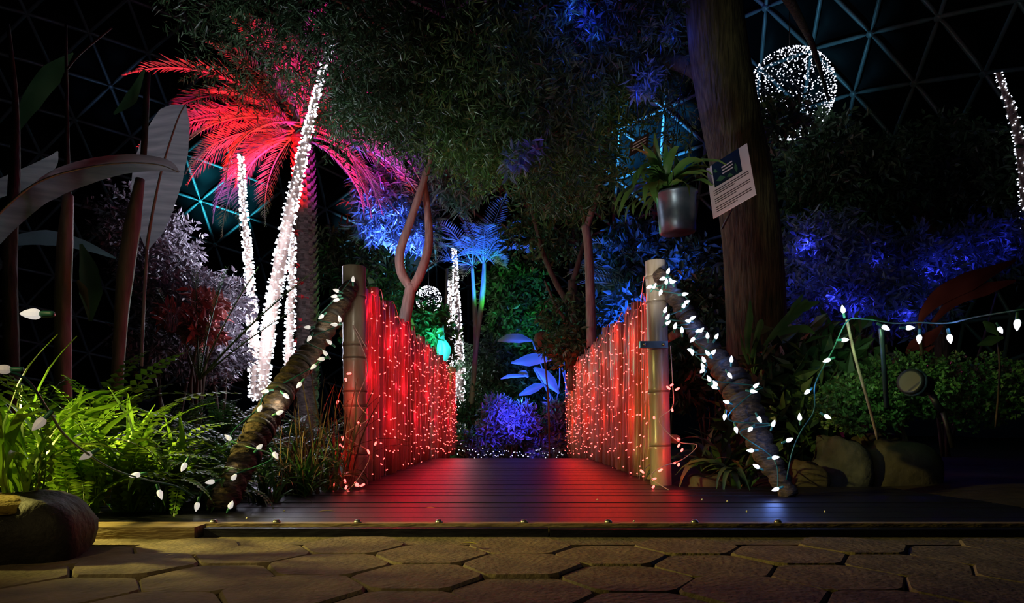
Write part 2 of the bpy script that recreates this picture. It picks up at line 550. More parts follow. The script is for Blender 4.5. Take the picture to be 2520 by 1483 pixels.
# strut: round tube with flattened ends, unit length along Z
mb = MB()
prof = [(0, .010, .055), (.05, .010, .055), (.13, .034, .042), (.22, .042, .042), (.78, .042, .042), (.87, .034, .042), (.95, .010, .055), (1, .010, .055)]
vs, fs = [], []
for z, rx, ry in prof:
    for k in range(8):
        a = 2 * math.pi * k / 8
        vs.append((math.cos(a) * rx * 1.35, math.sin(a) * ry * 1.35, z))
for i in range(len(prof) - 1):
    for k in range(8):
        fs.append((i * 8 + k, i * 8 + (k + 1) % 8, (i + 1) * 8 + (k + 1) % 8, (i + 1) * 8 + k))
strutm = mb.add(vs, fs).mesh('strut', DOMEM)
rest = MB()
nstr = 0
nodes = set()
for a, b in edges:
    pa, pb = dpts[a], dpts[b]
    if min(pa.z, pb.z) < .3: continue
    mid = (pa + pb) / 2
    x, y = pix(mid)
    if not (-150 < x < 2670 and -150 < y < 980): continue
    inp = any(p[0] < x < p[2] and p[1] < y < p[3] for p in PATCH)
    if inp and nstr < 300:
        d = pb - pa
        zq = d.normalized()
        yq = (mid - DC).normalized()
        xq = yq.cross(zq).normalized()
        yq = zq.cross(xq)
        m = Matrix((xq, yq, zq)).transposed().to_4x4()
        m = Matrix.Translation(pa) @ m @ Matrix.Diagonal((1, 1, d.length, 1))
        obj('strut', strutm, dome, m)
        nodes.update((a, b))
        nstr += 1
    else:
        rest.tube([pa, pb], .055, 6, False)
tag(rest.build('strut_net', DOMEM, dome), kind='stuff')
hubm = MB().lathe([(.05, -.11), (.085, -.10), (.085, .10), (.05, .11)], 8).mesh('hub', DOMEM)
for a in nodes:
    m = (dpts[a] - DC).to_track_quat('Z', 'Y').to_matrix().to_4x4()
    obj('hub', hubm, dome, Matrix.Translation(dpts[a]) @ m)
npan = 0
restp = MB()
for t_ in dtris:
    ps = [dpts[i] for i in t_]
    if min(p.z for p in ps) < .3: continue
    c = (ps[0] + ps[1] + ps[2]) / 3
    x, y = pix(c)
    if not (-150 < x < 2670 and -150 < y < 980): continue
    nrm = (c - DC).normalized()
    # shallow acrylic bubble
    vs = [p + nrm * .06 for p in ps] + [(ps[i] + ps[(i + 1) % 3]) / 2 * .72 + c * .28 + nrm * .24 for i in range(3)] + [c + nrm * .30]
    vs = vs[:3] + [(ps[i] + ps[(i + 1) % 3]) / 2 + nrm * .06 for i in range(3)] + [p * .5 + c * .5 + nrm * .24 for p in ps] + [c + nrm * .32]
    fs = [(0, 3, 6), (3, 1, 7), (3, 7, 6), (1, 4, 7), (4, 2, 8), (4, 8, 7), (2, 5, 8), (5, 0, 6), (5, 6, 8), (6, 7, 9), (7, 8, 9), (8, 6, 9)]
    if npan < 280 and any(p[0] < x < p[2] and p[1] < y < p[3] for p in PATCH):
        MB().add(vs, fs).build('panel', ACRYL, dome)
        npan += 1
    else:
        restp.add(vs, fs)
tag(restp.build('panel_net', ACRYL, dome), kind='stuff')

# ------------------------------------------------------------------ bamboo posts, fences, handrails
def bamboo_profile(h, r, nodes_, wall=.22, hollow=True):
    pr = [(r, 0)]
    for z in nodes_:
        pr += [(r * .985, z - .018), (r * 1.045, z - .006), (r * .93, z), (r * 1.05, z + .006), (r * .99, z + .018)]
    pr += [(r, h - .004), (r * .97, h)]
    if hollow:
        pr += [(r * (1 - wall), h), (r * (1 - wall), h - .09), (.002, h - .10)]
    return pr


def bamboo_post(name, base, top, r, nodes_, label):
    e = empty(name, base, label, 'post')
    ax = Vector(top) - Vector(base)
    m = Matrix.Translation(base) @ ax.to_track_quat('Z', 'Y').to_matrix().to_4x4()
    MB().lathe(bamboo_profile(ax.length, r, nodes_), 24, m, cap=False).build('culm', POSTM, e)
    for z in nodes_:
        MB().lathe([(r * 1.03, z - .005), (r * 1.065, z - .002), (r * 1.065, z + .002), (r * 1.03, z + .005)], 24, m, cap=False).build('node_ring', NODE, e)
    return e


pl_b, pl_t = P(876, 1200, 3.32), P(871, 656, 3.32)
pl_b.z = -.05
bamboo_post('bamboo_post', pl_b, pl_t, .056, [.20, .43, .50, .66, .72, .95], 'thick tan bamboo post at the near end of the left red fence')
pr_b, pr_t = P(1628, 1200, 3.34), P(1613, 642, 3.34)
pr_b.z = -.05
bamboo_post('bamboo_post', pr_b, pr_t, .050, [.24, .50, .72, .93, 1.05], 'thick bamboo post with a brown top at the near end of the right red fence')

poles = []
for k in range(6):
    rr = random.Random(40 + k)
    r = rr.choice((.027, .031, .034, .037, .040, .030))
    nd = sorted(.08 + (i + rr.uniform(.1, .9)) * .29 for i in range(3))
    pr = [(r, 0)]
    for z in nd: pr += [(r * .98, z - .012), (r * 1.07, z), (r * .98, z + .012)]
    pr += [(r, 1.0), (r * .75, 1.0), (r * .7, .96)]
    poles.append([MB().lathe(pr, 10, cap=True).mesh('pole', mm) for mm in (BAMB, BAMB2, BAMB3)])


def fence(side, label, seed):
    rr = random.Random(seed)
    sx = -.765 if side < 0 else .745
    e = empty('bamboo_fence', (sx, 3.5, 0), label, 'fence', 'bamboo fences of the bridge')
    y = 3.50
    out = []
    while y < 8.85:
        h = 1.0 + rr.uniform(-.045, .05)
        if side > 0 and len(out) == 1: h = 1.08
        z0 = -.04 - .05 * rr.random()
        m = Matrix.Translation((sx + rr.uniform(-.012, .012), y, z0)) @ Euler((rr.uniform(-.012, .012), rr.uniform(-.015, .015), rr.uniform(0, 6))).to_matrix().to_4x4() @ Matrix.Diagonal((1, 1, h - z0, 1))
        obj('pole', rr.choice(poles)[rr.choice((0, 0, 1, 2))], e, m)
        out.append((y, h))
        y += rr.uniform(.105, .15) if y < 5.5 else rr.uniform(.10, .16)
    for z in (.22, .74):
        MB().tube([(sx + side * .065, 3.4, z), (sx + side * .065, 8.9, z)], .022, 8).build('rail', BAMB2, e)
    return out, sx


def capsule(mb, p, d, L, r):
    """tiny lamp: six-sided lens with a point"""
    d = d.normalized()
    u = d.cross(Vector((0, 0, 1)) if abs(d.z) < .9 else Vector((1, 0, 0))).normalized()
    v = d.cross(u)
    vs = [p]
    for t, rr_ in ((.12, 1.0), (.75, 1.0)):
        for k in range(5):
            a = 2 * math.pi * k / 5
            vs.append(p + d * L * t + (u * math.cos(a) + v * math.sin(a)) * r * rr_)
    vs.append(p + d * L)
    fs = [(0, 1 + (k + 1) % 5, 1 + k) for k in range(5)] + [(1 + k, 1 + (k + 1) % 5, 6 + (k + 1) % 5, 6 + k) for k in range(5)] + [(6 + k, 6 + (k + 1) % 5, 11) for k in range(5)]
    mb.add(vs, fs)


def rdir(rr, zb=0.0):
    while True:
        v = Vector((rr.uniform(-1, 1), rr.uniform(-1, 1), rr.uniform(-1, 1) + zb))
        if .1 < v.length < 1.4: return v.normalized()


def red_curtain(side, info, sx, label, seed):
    rr = random.Random(seed)
    x = sx - side * .052
    e = empty('light_curtain', (x, 3.5, 1.0), label, 'string lights', 'red light curtains on the fences')
    wires, bulbs = MB(), MB()
    top = [(x, y, h - .03 + rr.uniform(-.02, .03)) for y, h in info]
    wires.tube(smooth_path(top, 3), .0022, 4, False)
    y = 3.50
    while y < 8.85:
        ht = 1.0
        zb = .01 + rr.uniform(-.03, .10) - (.03 if y > 6 else 0)
        pts = [Vector((x + rr.uniform(-.008, .008) - side * .004, y + rr.uniform(-.012, .012), z)) for z in np.linspace(ht - .02, zb, 7)]
        wires.tube(pts, .0014, 3, False)
        nb = rr.randint(6, 9)
        for i in range(nb):
            t = (i + rr.uniform(.1, .9)) / nb
            f = t * 6
            a = pts[int(f)]
            b = pts[min(int(f) + 1, 6)]
            p = a.lerp(b, f - int(f))
            d = Vector((-side * rr.uniform(.2, 1), rr.uniform(-1, 1), rr.uniform(-.8, .5)))
            capsule(bulbs, p, d, rr.uniform(.011, .017) * (1 if y < 5.5 else 1.25), .0030 if y < 5.5 else .0042)
        y += rr.uniform(.075, .12) if y < 6 else rr.uniform(.08, .13)
    wires.build('wire', WIREP, e)
    tag(bulbs.build('bulb_cluster', G_RED, e, False), 'tiny glowing red lamps', kind='stuff')


inf, fsx = fence(-1, 'bamboo pole fence washed red on the left side of the bridge', 3)
red_curtain(-1, inf, fsx, 'curtain of red mini lights hanging on the left fence', 5)
inf, fsx = fence(1, 'bamboo pole fence washed red on the right side of the bridge', 9)
red_curtain(1, inf, fsx, 'curtain of red mini lights hanging on the right fence', 6)


def wrapped_rail(name, path, radii, label, pitch, bands, seed):
    rr = random.Random(seed)
    e = empty(name, path[0], label, 'handrail')
    pts = smooth_path(path, 26)
    n = len(pts)
    rad = lerp_list(radii, n)
    acc = 0.0
    rr2 = []
    for i in range(n):
        if i: acc += (pts[i] - pts[i - 1]).length
        ph = acc / pitch
        rr2.append(rad[i] * (.80 + .24 * abs(math.sin(math.pi * ph)) + rr.uniform(-.025, .025)))
    MB().tube(pts, rr2, 14).build('pole', COIR, e)
    for t in bands:
        i = min(n - 2, int(t * (n - 1)))
        ax = (pts[i + 1] - pts[i]).normalized()
        MB().tube([pts[i] - ax * .012, pts[i] - ax * .007, pts[i] + ax * .007, pts[i] + ax * .012], [rad[i] * .99, rad[i] * 1.10, rad[i] * 1.10, rad[i] * .99], 14).build('binding', BANDM, e)
    return pts


RRAIL = [P(1618, 668, 3.28), P(1665, 738, 3.24), P(1738, 848, 3.14), P(1800, 930, 3.04), P(1835, 1005, 2.96), P(1862, 1068, 2.90), P(1892, 1130, 2.85), P(1945, 1222, 2.78)]
LRAIL = [P(866, 700, 3.26), P(828, 765, 3.16), P(775, 850, 3.02), P(705, 945, 2.82), P(648, 1040, 2.62), P(600, 1130, 2.45), P(545, 1245, 2.26)]
wrapped_rail('handrail', RRAIL, [.034, .040, .044, .066, .072, .058, .050, .036], 'coir-wrapped sloping handrail strung with cool white bulbs on the right', .062, [.07, .13, .19, .25, .31, .38, .46, .54, .66], 4)
wrapped_rail('handrail', LRAIL, [.036, .044, .046, .052, .054, .050, .046], 'dark coir-wrapped sloping handrail on the left with warm bulbs', .055, [.06, .12, .2, .3, .42, .55, .7, .82], 5)
# small grey bracket plate on the right post
br = empty('bracket', P(1608, 848, 3.26), 'small blue-grey bracket strapped across the right bamboo post', 'bracket')
b0 = P(1608, 848, 3.26)
MB().box((b0.x - .065, b0.y - .015, b0.z - .016), (b0.x + .065, b0.y + .02, b0.z + .016)).build('plate', METAL, br, False)
for sx in (-.045, .045):
    MB().lathe([(.007, 0), (.007, .006)], 8, Matrix.Translation(b0 + Vector((sx, -.016, 0))) @ Euler((math.pi / 2, 0, 0)).to_matrix().to_4x4()).build('screw', STEEL, br)

# ------------------------------------------------------------------ strings of tear-drop bulbs
def bulb_mesh(m_):
    pr = [(.0035, -.002), (.0085, .004), (.0105, .010), (.0100, .017), (.0072, .026), (.0036, .033), (.0006, .037)]
    return MB().lathe(pr, 9).mesh('bulb', m_, False)


BULB = {'cool': bulb_mesh(G_BULB), 'warm': bulb_mesh(G_BULBW), 'dim': bulb_mesh(G_BULBD)}
SOCK = MB().lathe([(.0046, -.024), (.0058, -.020), (.0062, -.004), (.0052, .001)], 8).mesh('socket', SOCKG)


def bulb_string(label, items, cord_path, seed, group):
    """items: (x, y, d, angle in degrees of the tip seen from the path, kind)"""
    rr = random.Random(seed)
    e = empty('string_lights', P(items[0][0], items[0][1], items[0][2]), label, 'string lights', group)
    for x, y, d, ang, kind in items:
        p = P(x, y, d)
        a = math.radians(ang)
        ax = Vector((math.cos(a), rr.uniform(-.5, .1), math.sin(a))).normalized()
        m = Matrix.Translation(p - ax * .016) @ ax.to_track_quat('Z', 'Y').to_matrix().to_4x4() @ Euler((0, 0, rr.uniform(0, 3))).to_matrix().to_4x4() @ Matrix.Scale(.80, 4)
        o = obj('bulb', BULB[kind], e, m)
        obj('socket', SOCK, o, m)
    mb = MB()
    for path in cord_path:
        mb.tube(smooth_path([P(*q) for q in path], 6), .0028, 5)
    mb.build('cord', CORDG, e)


def rail_d(y, tab):
    return float(np.interp(y, [t[0] for t in tab], [t[1] for t in tab]))


RT = [(660, 3.20), (740, 3.12), (850, 3.02), (930, 2.92), (1005, 2.85), (1070, 2.80), (1130, 2.76), (1220, 2.68)]
rb = [(1645, 665, 75), (1629, 686, 200), (1640, 691, 90), (1650, 689, 120), (1657, 693, 10), (1611, 702, 60), (1597, 706, 200), (1625, 721, 250), (1687, 723, 5), (1692, 742, 25),
      (1684, 750, 60), (1638, 761, 70), (1644, 778, 65), (1645, 793, 40), (1662, 800, 80), (1692, 789, 180), (1678, 810, 95), (1706, 781, 30), (1717, 814, 200), (1727, 811, 45),
      (1741, 824, 95), (1764, 826, 60), (1703, 837, 225), (1698, 861, 160), (1704, 868, 270), (1740, 867, 130), (1757, 865, 50), (1800, 882, 92), (1731, 883, 120), (1729, 899, 115),
      (1727, 913, 220), (1744, 930, 120), (1759, 942, 130), (1760, 953, 330), (1797, 925, 300), (1862, 947, 40), (1856, 963, 350), (1786, 988, 165), (1783, 1027, 255), (1812, 1059, 280),
      (1845, 1057, 220), (1870, 1033, 300), (1904, 1040, 70), (1845, 1108, 180), (1910, 1125, 10), (1860, 1146, 150), (1907, 1204, 200)]
rb = [(x, y, rail_d(y, RT), a, 'cool') for x, y, a in rb]
cord1 = [(x + (8 if i % 2 else -6), y + 4, d + .01) for i, (x, y, d, a, k) in enumerate(sorted(rb, key=lambda q: q[1])[::2])]
bulb_string('string of cool white bulbs wound down the right handrail', rb, [cord1], 21, 'bulb strings')
rb2 = [(1968, 1024, 2.72, 92), (2038, 1026, 2.70, 325), (1985, 965, 2.70, 215), (1944, 1081, 2.72, 25), (2033, 887, 2.62, 200), (2081, 836, 2.55, 3), (2074, 759, 2.5, 105), (2181, 807, 2.35, 330),
       (2241, 806, 2.28, 0), (2262, 836, 2.2, 270), (2338, 835, 2.05, 270), (2463, 813, 2.6, 300), (2503, 801, 1.78, 270)]
bulb_string('string of cool white bulbs looped over the green shrub on the right', [(x, y, d, a, 'cool') for x, y, d, a in rb2],
            [[(1935, 1180, 2.76), (1950, 1110, 2.74), (1972, 1060, 2.73), (2003, 1010, 2.72), (2005, 950, 2.70), (2025, 905, 2.64), (2050, 860, 2.6), (2085, 790, 2.53), (2130, 785, 2.45), (2200, 795, 2.35), (2255, 793, 2.24), (2330, 795, 2.08), (2400, 780, 1.95), (2520, 760, 1.78)]], 22, 'bulb strings')
LT = [(680, 3.16), (760, 3.06), (850, 2.92), (945, 2.72), (1040, 2.52), (1130, 2.36), (1250, 2.18)]
lb = [(869, 685, 90), (826, 714, 160), (821, 729, 190), (826, 738, 200), (789, 780, 225), (835, 783, 100), (821, 798, 180), (755, 805, 180), (760, 834, 240), (809, 840, 140), (799, 867, 130),
      (789, 883, 190), (770, 903, 220), (735, 948, 230), (706, 975, 320), (651, 963, 195), (640, 1003, 60), (690, 1014, 20), (560, 1075, 140), (640, 1098, 40), (679, 1122, 305), (577, 1172, 45),
      (515, 1186, 190), (484, 1248, 260), (569, 1240, 60)]
lb = [(x, y, rail_d(y, LT), a, 'warm') for x, y, a in lb]
cord2 = [(x + (7 if i % 2 else -6), y + 3, d + .01) for i, (x, y, d, a, k) in enumerate(sorted(lb, key=lambda q: q[1])[::2])]
bulb_string('string of warm white bulbs wound down the left handrail', lb, [cord2], 23, 'bulb strings')
lb2 = [(395, 1218, 2.05, 290, 'warm'), (451, 1150, 2.1, 250, 'warm'), (330, 1169, 1.95, 190, 'warm'), (209, 1123, 1.65, 215, 'dim'), (93, 1045, 1.28, 235, 'dim'), (72, 772, 1.02, 180, 'warm'), (1, 908, 1.2, 180, 'dim')]
bulb_string('slack string of large dim bulbs lying over the bright green ferns', lb2,
            [[(480, 1222, 2.15), (430, 1195, 2.1), (360, 1180, 2.0), (270, 1150, 1.8), (170, 1080, 1.5), (120, 1012, 1.32), (60, 930, 1.25), (-40, 900, 1.2)]], 24, 'bulb strings')


def red_string(label, items, path, seed):
    rr = random.Random(seed)
    e = empty('string_lights', P(*items[0]), label, 'string lights', 'loose red strings at the posts')
    mb = MB()
    for q in items: capsule(mb, P(*q), rdir(rr), .026, .0052)
    tag(mb.build('bulb_cluster', G_RED, e, False), 'tiny glowing red lamps', kind='stuff')
    MB().tube(smooth_path([P(*q) for q in path], 6), .0022, 5).build('wire', WIREP, e)


red_string('loose red mini lights trailing round the foot of the left post',
           [(865, 918, 3.22), (850, 930, 3.22), (833, 985, 3.2), (880, 1037, 3.2), (842, 1073, 3.15), (835, 1092, 3.15), (909, 1117, 3.18), (885, 1195, 3.05), (850, 1203, 3.0), (862, 1216, 3.0), (872, 1186, 3.05), (815, 1187, 3.05), (848, 1178, 3.05), (898, 1190, 3.1), (922, 1096, 3.2)],
           [(905, 860, 3.25), (868, 800, 3.25), (905, 900, 3.25), (880, 985, 3.22), (906, 1030, 3.2), (850, 1070, 3.15), (910, 1115, 3.18), (880, 1180, 3.05), (850, 1210, 3.0)], 31)
red_string('loose red mini lights trailing beside the foot of the right post',
           [(1657, 945, 3.24), (1661, 960, 3.24), (1650, 958, 3.24), (1655, 1012, 3.22), (1610, 1030, 3.22), (1672, 1082, 3.2), (1668, 1100, 3.2), (1680, 1103, 3.2), (1671, 1140, 3.15), (1620, 1160, 3.12), (1604, 1180, 3.1), (1650, 1208, 3.05), (1610, 1195, 3.1), (1575, 1155, 3.15), (1662, 1138, 3.15)],
           [(1650, 850, 3.25), (1655, 940, 3.24), (1655, 1000, 3.22), (1622, 1035, 3.22), (1668, 1085, 3.2), (1715, 1095, 3.2), (1680, 1130, 3.16), (1625, 1150, 3.12), (1603, 1175, 3.1), (1650, 1208, 3.05)], 32)

# ------------------------------------------------------------------ trunks wrapped in white lights, balls of light
def led_trunk(name, stems, label, n_per_m, led_len, m_led, seed, bark=None, group='light wrapped trunks'):
    rr = random.Random(seed)
    base = stems[0][0][0]
    e = empty(name, base, label, 'lit trunk', group)
    for path, radii in stems:
        pts = smooth_path(path, 8)
        rad = lerp_list(radii, len(pts))
        MB().tube(pts, rad, 12).build('trunk', bark or BARKP, e)
        leds, wire = MB(), MB()
        cum = [0.0]
        for i in range(1, len(pts)): cum.append(cum[-1] + (pts[i] - pts[i - 1]).length)
        n = int(cum[-1] * n_per_m)
        for i in range(n):
            s = cum[-1] * (i + rr.random()) / n
            j = min(len(pts) - 2, int(np.searchsorted(cum, s)) - 1 if s > 0 else 0)
            j = max(j, 0)
            f = (s - cum[j]) / max(1e-6, cum[j + 1] - cum[j])
            p = pts[j].lerp(pts[j + 1], f)
            r = rad[j]
            ax = (pts[j + 1] - pts[j]).normalized()
            u = ax.cross(Vector((0, 1, 0))).normalized()
            v = ax.cross(u)
            a = rr.uniform(0, 2 * math.pi)
            out = u * math.cos(a) + v * math.sin(a)
            capsule(leds, p + out * r, (out + ax * rr.uniform(-.6, .6)), led_len, led_len * .30)
        turns = cum[-1] / .05
        wp = []
        for i in range(int(turns * 6)):
            s = cum[-1] * i / (turns * 6)
            j = max(0, min(len(pts) - 2, int(np.searchsorted(cum, s)) - 1))
            ax = (pts[j + 1] - pts[j]).normalized()
            u = ax.cross(Vector((0, 1, 0))).normalized()
            v = ax.cross(u)
            f = (s - cum[j]) / max(1e-6, cum[j + 1] - cum[j])
            a = i * math.pi / 3
            wp.append(pts[j].lerp(pts[j + 1], f) + (u * math.cos(a) + v * math.sin(a)) * (rad[j] + .003))
        wire.tube(wp, .003, 3, False)
        wire.build('wire', WIREW, e)
        tag(leds.build('lamp_cluster', m_led, e, False), 'tiny glowing white lamps', kind='stuff')
    return e


D6 = 6.0
b1 = [P(632, 985, D6), P(625, 850, D6), P(612, 650, D6), P(600, 520, D6), P(593, 380, D6)]
b2 = [P(640, 985, D6), P(655, 850, D6), P(690, 640, D6), P(735, 420, D6), P(768, 280, D6), P(797, 158, D6)]
led_trunk('lit_trunk', [(b1, [.052, .038, .027, .020, .012]), (b2, [.056, .054, .052, .040, .024, .013])], 'forked trunk wrapped in dense white lights, longer arm leaning right', 250, .024, G_WHITE, 41)
led_trunk('lit_trunk', [([P(708, 985, 6.1), P(712, 850, 6.1), P(718, 700, 6.1), P(720, 575, 6.1)], [.040, .034, .025, .014])], 'short upright trunk wrapped in white lights beside the palm', 200, .024, G_WHITE, 42)
led_trunk('lit_trunk', [([P(1106, 1060, 12), P(1106, 900, 12), P(1109, 690, 12)], [.055, .048, .026])], 'far slim trunk wrapped in white lights, left of a pair', 200, .032, G_WHITE, 43)
led_trunk('lit_trunk', [([P(1133, 1060, 11.8), P(1132, 900, 11.8), P(1124, 750, 11.8), P(1118, 610, 11.8)], [.080, .062, .044, .02])], 'far taller trunk wrapped in white lights, right of a pair', 220, .032, G_WHITE, 44)
led_trunk('lit_trunk', [([P(2535, 620, 7), P(2515, 380, 7), P(2488, 270, 7), P(2456, 178, 7)], [.055, .045, .038, .02])], 'leaning trunk dotted with white lights at the right edge', 110, .02, G_WHITE2, 45)
led_trunk('lit_trunk', [([P(1042, 430, 8.5), P(1040, 405, 8.5), P(1040, 380, 8.5)], [.03, .035, .03])], 'small tuft of white lights on a branch above the forked tree', 220, .03, G_WHITE2, 46)
led_trunk('lit_trunk', [([P(802, 150, 6.0), P(808, 120, 6.0), P(814, 88, 6.0)], [.03, .03, .02])], 'last sparse white lights above the tip of the leaning trunk', 60, .02, G_WHITE2, 47)


def light_ball(px, py, d, rpx, n, led, label, m_led, seed):
    rr = random.Random(seed)
    c = P(px, py, d)
    R = rpx * d / F
    e = empty('light_ball', c + Vector((0, 0, R)), label, 'light ball', 'balls of light')
    wire, leds = MB(), MB()
    for k in range(7):
        q = Euler((rr.uniform(0, 6), rr.uniform(0, 6), 0)).to_matrix()
        wire.tube([c + q @ Vector((math.cos(t) * R, math.sin(t) * R, 0)) for t in np.linspace(0, 2 * math.pi, 28)], .0025, 4, False)
    for i in range(n):
        z = 1 - 2 * (i + .5) / n
        t = i * 2.39996 + rr.uniform(-.5, .5)
        s = math.sqrt(max(0, 1 - z * z))
        o = (Vector((s * math.cos(t), s * math.sin(t), z)) + rdir(rr) * .05).normalized()
        if (math.sin(o.x * 7 + seed) + math.sin(o.z * 6 + 1.3 * seed) + math.sin(o.y * 5)) < -1.0: continue
        capsule(leds, c + o * R, o + rdir(rr) * .6, led, led * .36)
    wire.build('wire_frame', BLACKP, e)
    tag(leds.build('lamp_cluster', m_led, e, False), 'tiny glowing white lamps', kind='stuff')
    MB().tube([c + Vector((0, 0, R)), c + Vector((0, 0, R + .9))], .006, 5).build('hanging_cord', BLACKP, e)


light_ball(1943, 232, 7.0, 103, 1300, .015, 'large hanging ball of white lights high on the right', G_WHITE2, 2)
light_ball(1055, 735, 12.0, 30, 420, .019, 'small far ball of white lights beside the lit trunks', G_WHITE, 3)

# ------------------------------------------------------------------ plants: builders
def leaf_cloud(name, blobs, leaf, twig, m_, parent, seed, droop=.25, fold=.22, up=0.0, spread=1.0):
    rg = np.random.default_rng(seed)
    A, Pp = [], []
    for (cx, cy, cz, rx, ry, rz, nt) in blobs:
        u = rg.normal(size=(nt, 3))
        u /= np.linalg.norm(u, axis=1)[:, None]
        r = rg.random(nt) ** (1 / 2.2)
        c = np.array((cx, cy, cz)) + u * r[:, None] * np.array((rx, ry, rz))
        d = u * .6 + rg.normal(size=(nt, 3)) * .7
        d[:, 2] -= droop - up
        d /= np.linalg.norm(d, axis=1)[:, None]
        tl, tn = twig
        for k in range(tn):
            t = (k + .5) / tn
            side = rg.normal(size=(nt, 3))
            side -= d * (side * d).sum(1)[:, None]
            side /= np.linalg.norm(side, axis=1)[:, None]
            a = d * .6 + side * spread
            a[:, 2] -= droop * .6 * t
            a /= np.linalg.norm(a, axis=1)[:, None]
            A.append(a)
            Pp.append(c + d * tl * t)
    A, Pp = np.concatenate(A), np.concatenate(Pp)
    n = len(A)
    N = rg.normal(size=(n, 3)) * .8 + np.array((0, -.2, .7))
    N -= A * (N * A).sum(1)[:, None]
    N /= np.linalg.norm(N, axis=1)[:, None]
    B = np.cross(A, N)
    L = leaf[0] * rg.uniform(.6, 1.25, n)[:, None]
    W = leaf[1] * rg.uniform(.7, 1.2, n)[:, None]
    V = np.stack([Pp, Pp + A * L * .42 + B * W + N * W * fold, Pp + A * L - N * L * .12, Pp + A * L * .42 - B * W + N * W * fold], 1).reshape(-1, 3)
    i = np.arange(n)[:, None] * 4
    Fc = np.concatenate([i + np.array([[0, 1, 2]]), i + np.array([[0, 2, 3]])], 0)
    o = obj(name, mesh_np(name, V, Fc, m_), parent)
    return tag(o, kind='stuff')


def px_blob(x, y, d, rx, ry, rd, n):
    p = P(x, y, d)
    return (p.x, p.y, p.z, rx * d / F, rd, ry * d / F, n)


def shrub(name, base, label, blobs, leaf, twig, m_, seed, stem_m=None, cat='shrub', group=None, stems=5, **kw):
    e = empty(name, base, label, cat, group)
    leaf_cloud('foliage', blobs, leaf, twig, m_, e, seed, **kw)
    rr = random.Random(seed)
    mb = MB()
    for k in range(stems):
        b = rr.choice(blobs)
        tip = Vector((b[0] + rr.uniform(-.5, .5) * b[3], b[1] + rr.uniform(-.5, .5) * b[4], b[2] + rr.uniform(-.2, .6) * b[5]))
        b0_ = Vector(base) + Vector((rr.uniform(-.05, .05), rr.uniform(-.05, .05), 0))
        md = b0_.lerp(tip, .5) + Vector((rr.uniform(-.08, .08), rr.uniform(-.08, .08), .05))
        mb.tube(smooth_path([b0_, md, tip], 5), lerp_list([.018, .006], 11), 5)
    mb.build('stem', stem_m or BARKD, e)
    return e


def pinnate(L, W, npin, arc, m_, name='frond', rach=.004, pinw=.5, dihedral=.25, sweep=.5, droop=.25, petiole=.12, taper=.9, n=None, seed=0):
    """arching frond growing from the origin along +Y and up; returns a mesh"""
    rr = random.Random(seed)
    a0, a1 = arc
    steps = npin
    p = Vector((0, 0, 0))
    pts, tan = [p.copy()], []
    for i in range(steps):
        a = math.radians(a0 + (a1 - a0) * (i / steps) ** 1.15)
        t = Vector((0, math.cos(a), math.sin(a)))
        p = p + t * (L / steps)
        pts.append(p.copy())
        tan.append(t)
    mb = MB()
    mb.tube(pts[::2] + ([pts[-1]] if (len(pts) - 1) % 2 else []), lerp_list([rach, rach * .3], len(pts[::2]) + (1 if (len(pts) - 1) % 2 else 0)), 4, False)
    for i in range(steps):
        t = (i + 1) / steps
        if t < petiole: continue
        u = (t - petiole) / (1 - petiole)
        wl = W * max(.12, (math.sin(math.pi * min(1, u * taper + .12)) ** .6))
        up = Vector((1, 0, 0)).cross(tan[i])
        for s in (-1, 1):
            d = (Vector((s, 0, 0)) + tan[i] * sweep + up * (dihedral + rr.uniform(-.12, .12)) + Vector((0, 0, -droop * rr.uniform(.3, 1.2)))).normalized()
            q = pts[i + 1]
            ww = L / steps * pinw
            tip = q + d * wl * rr.uniform(.85, 1.05) + Vector((0, 0, -droop * wl * .25))
            mid = q + d * wl * .5
            mb.add([q, mid + tan[i] * ww, tip, mid - tan[i] * ww + up * ww * .3], [(0, 1, 2), (0, 2, 3)])
    return mb.mesh(name, m_, False)


def blade(L, W, arc, m_, name='leaf', n=9, fold=.18, prof=None, twist=0.0, mid=None, wave=0.0, seed=0):
    """broad arching leaf from the origin along +Y; returns a mesh"""
    rr = random.Random(seed)
    prof = prof or [.12, .55, .85, 1, 1, .95, .8, .5, .04]
    wd = lerp_list(prof, n + 1)
    p = Vector((0, 0, 0))
    vs, fs = [], []
    K = (-1, -.5, 0, .5, 1)
    for i in range(n + 1):
        t = i / n
        a = math.radians(arc[0] + (arc[1] - arc[0]) * t ** 1.1)
        tg = Vector((0, math.cos(a), math.sin(a)))
        up = Vector((1, 0, 0)).cross(tg)
        tw = twist * t
        for k in K:
            x = k * W * wd[i]
            zz = abs(k) * W * wd[i] * fold * (2 - abs(k)) + (wave * math.sin(i * 2.3 + k * 3 + seed) * abs(k) * W)
            vs.append(p + Vector((1, 0, 0)) * (x * math.cos(tw)) + up * (zz + x * math.sin(tw)))
        p = p + tg * (L / n)
    for i in range(n):
        for k in range(4):
            fs.append((i * 5 + k, i * 5 + k + 1, (i + 1) * 5 + k + 1, (i + 1) * 5 + k))
    return MB().add(vs, fs).mesh(name, m_)


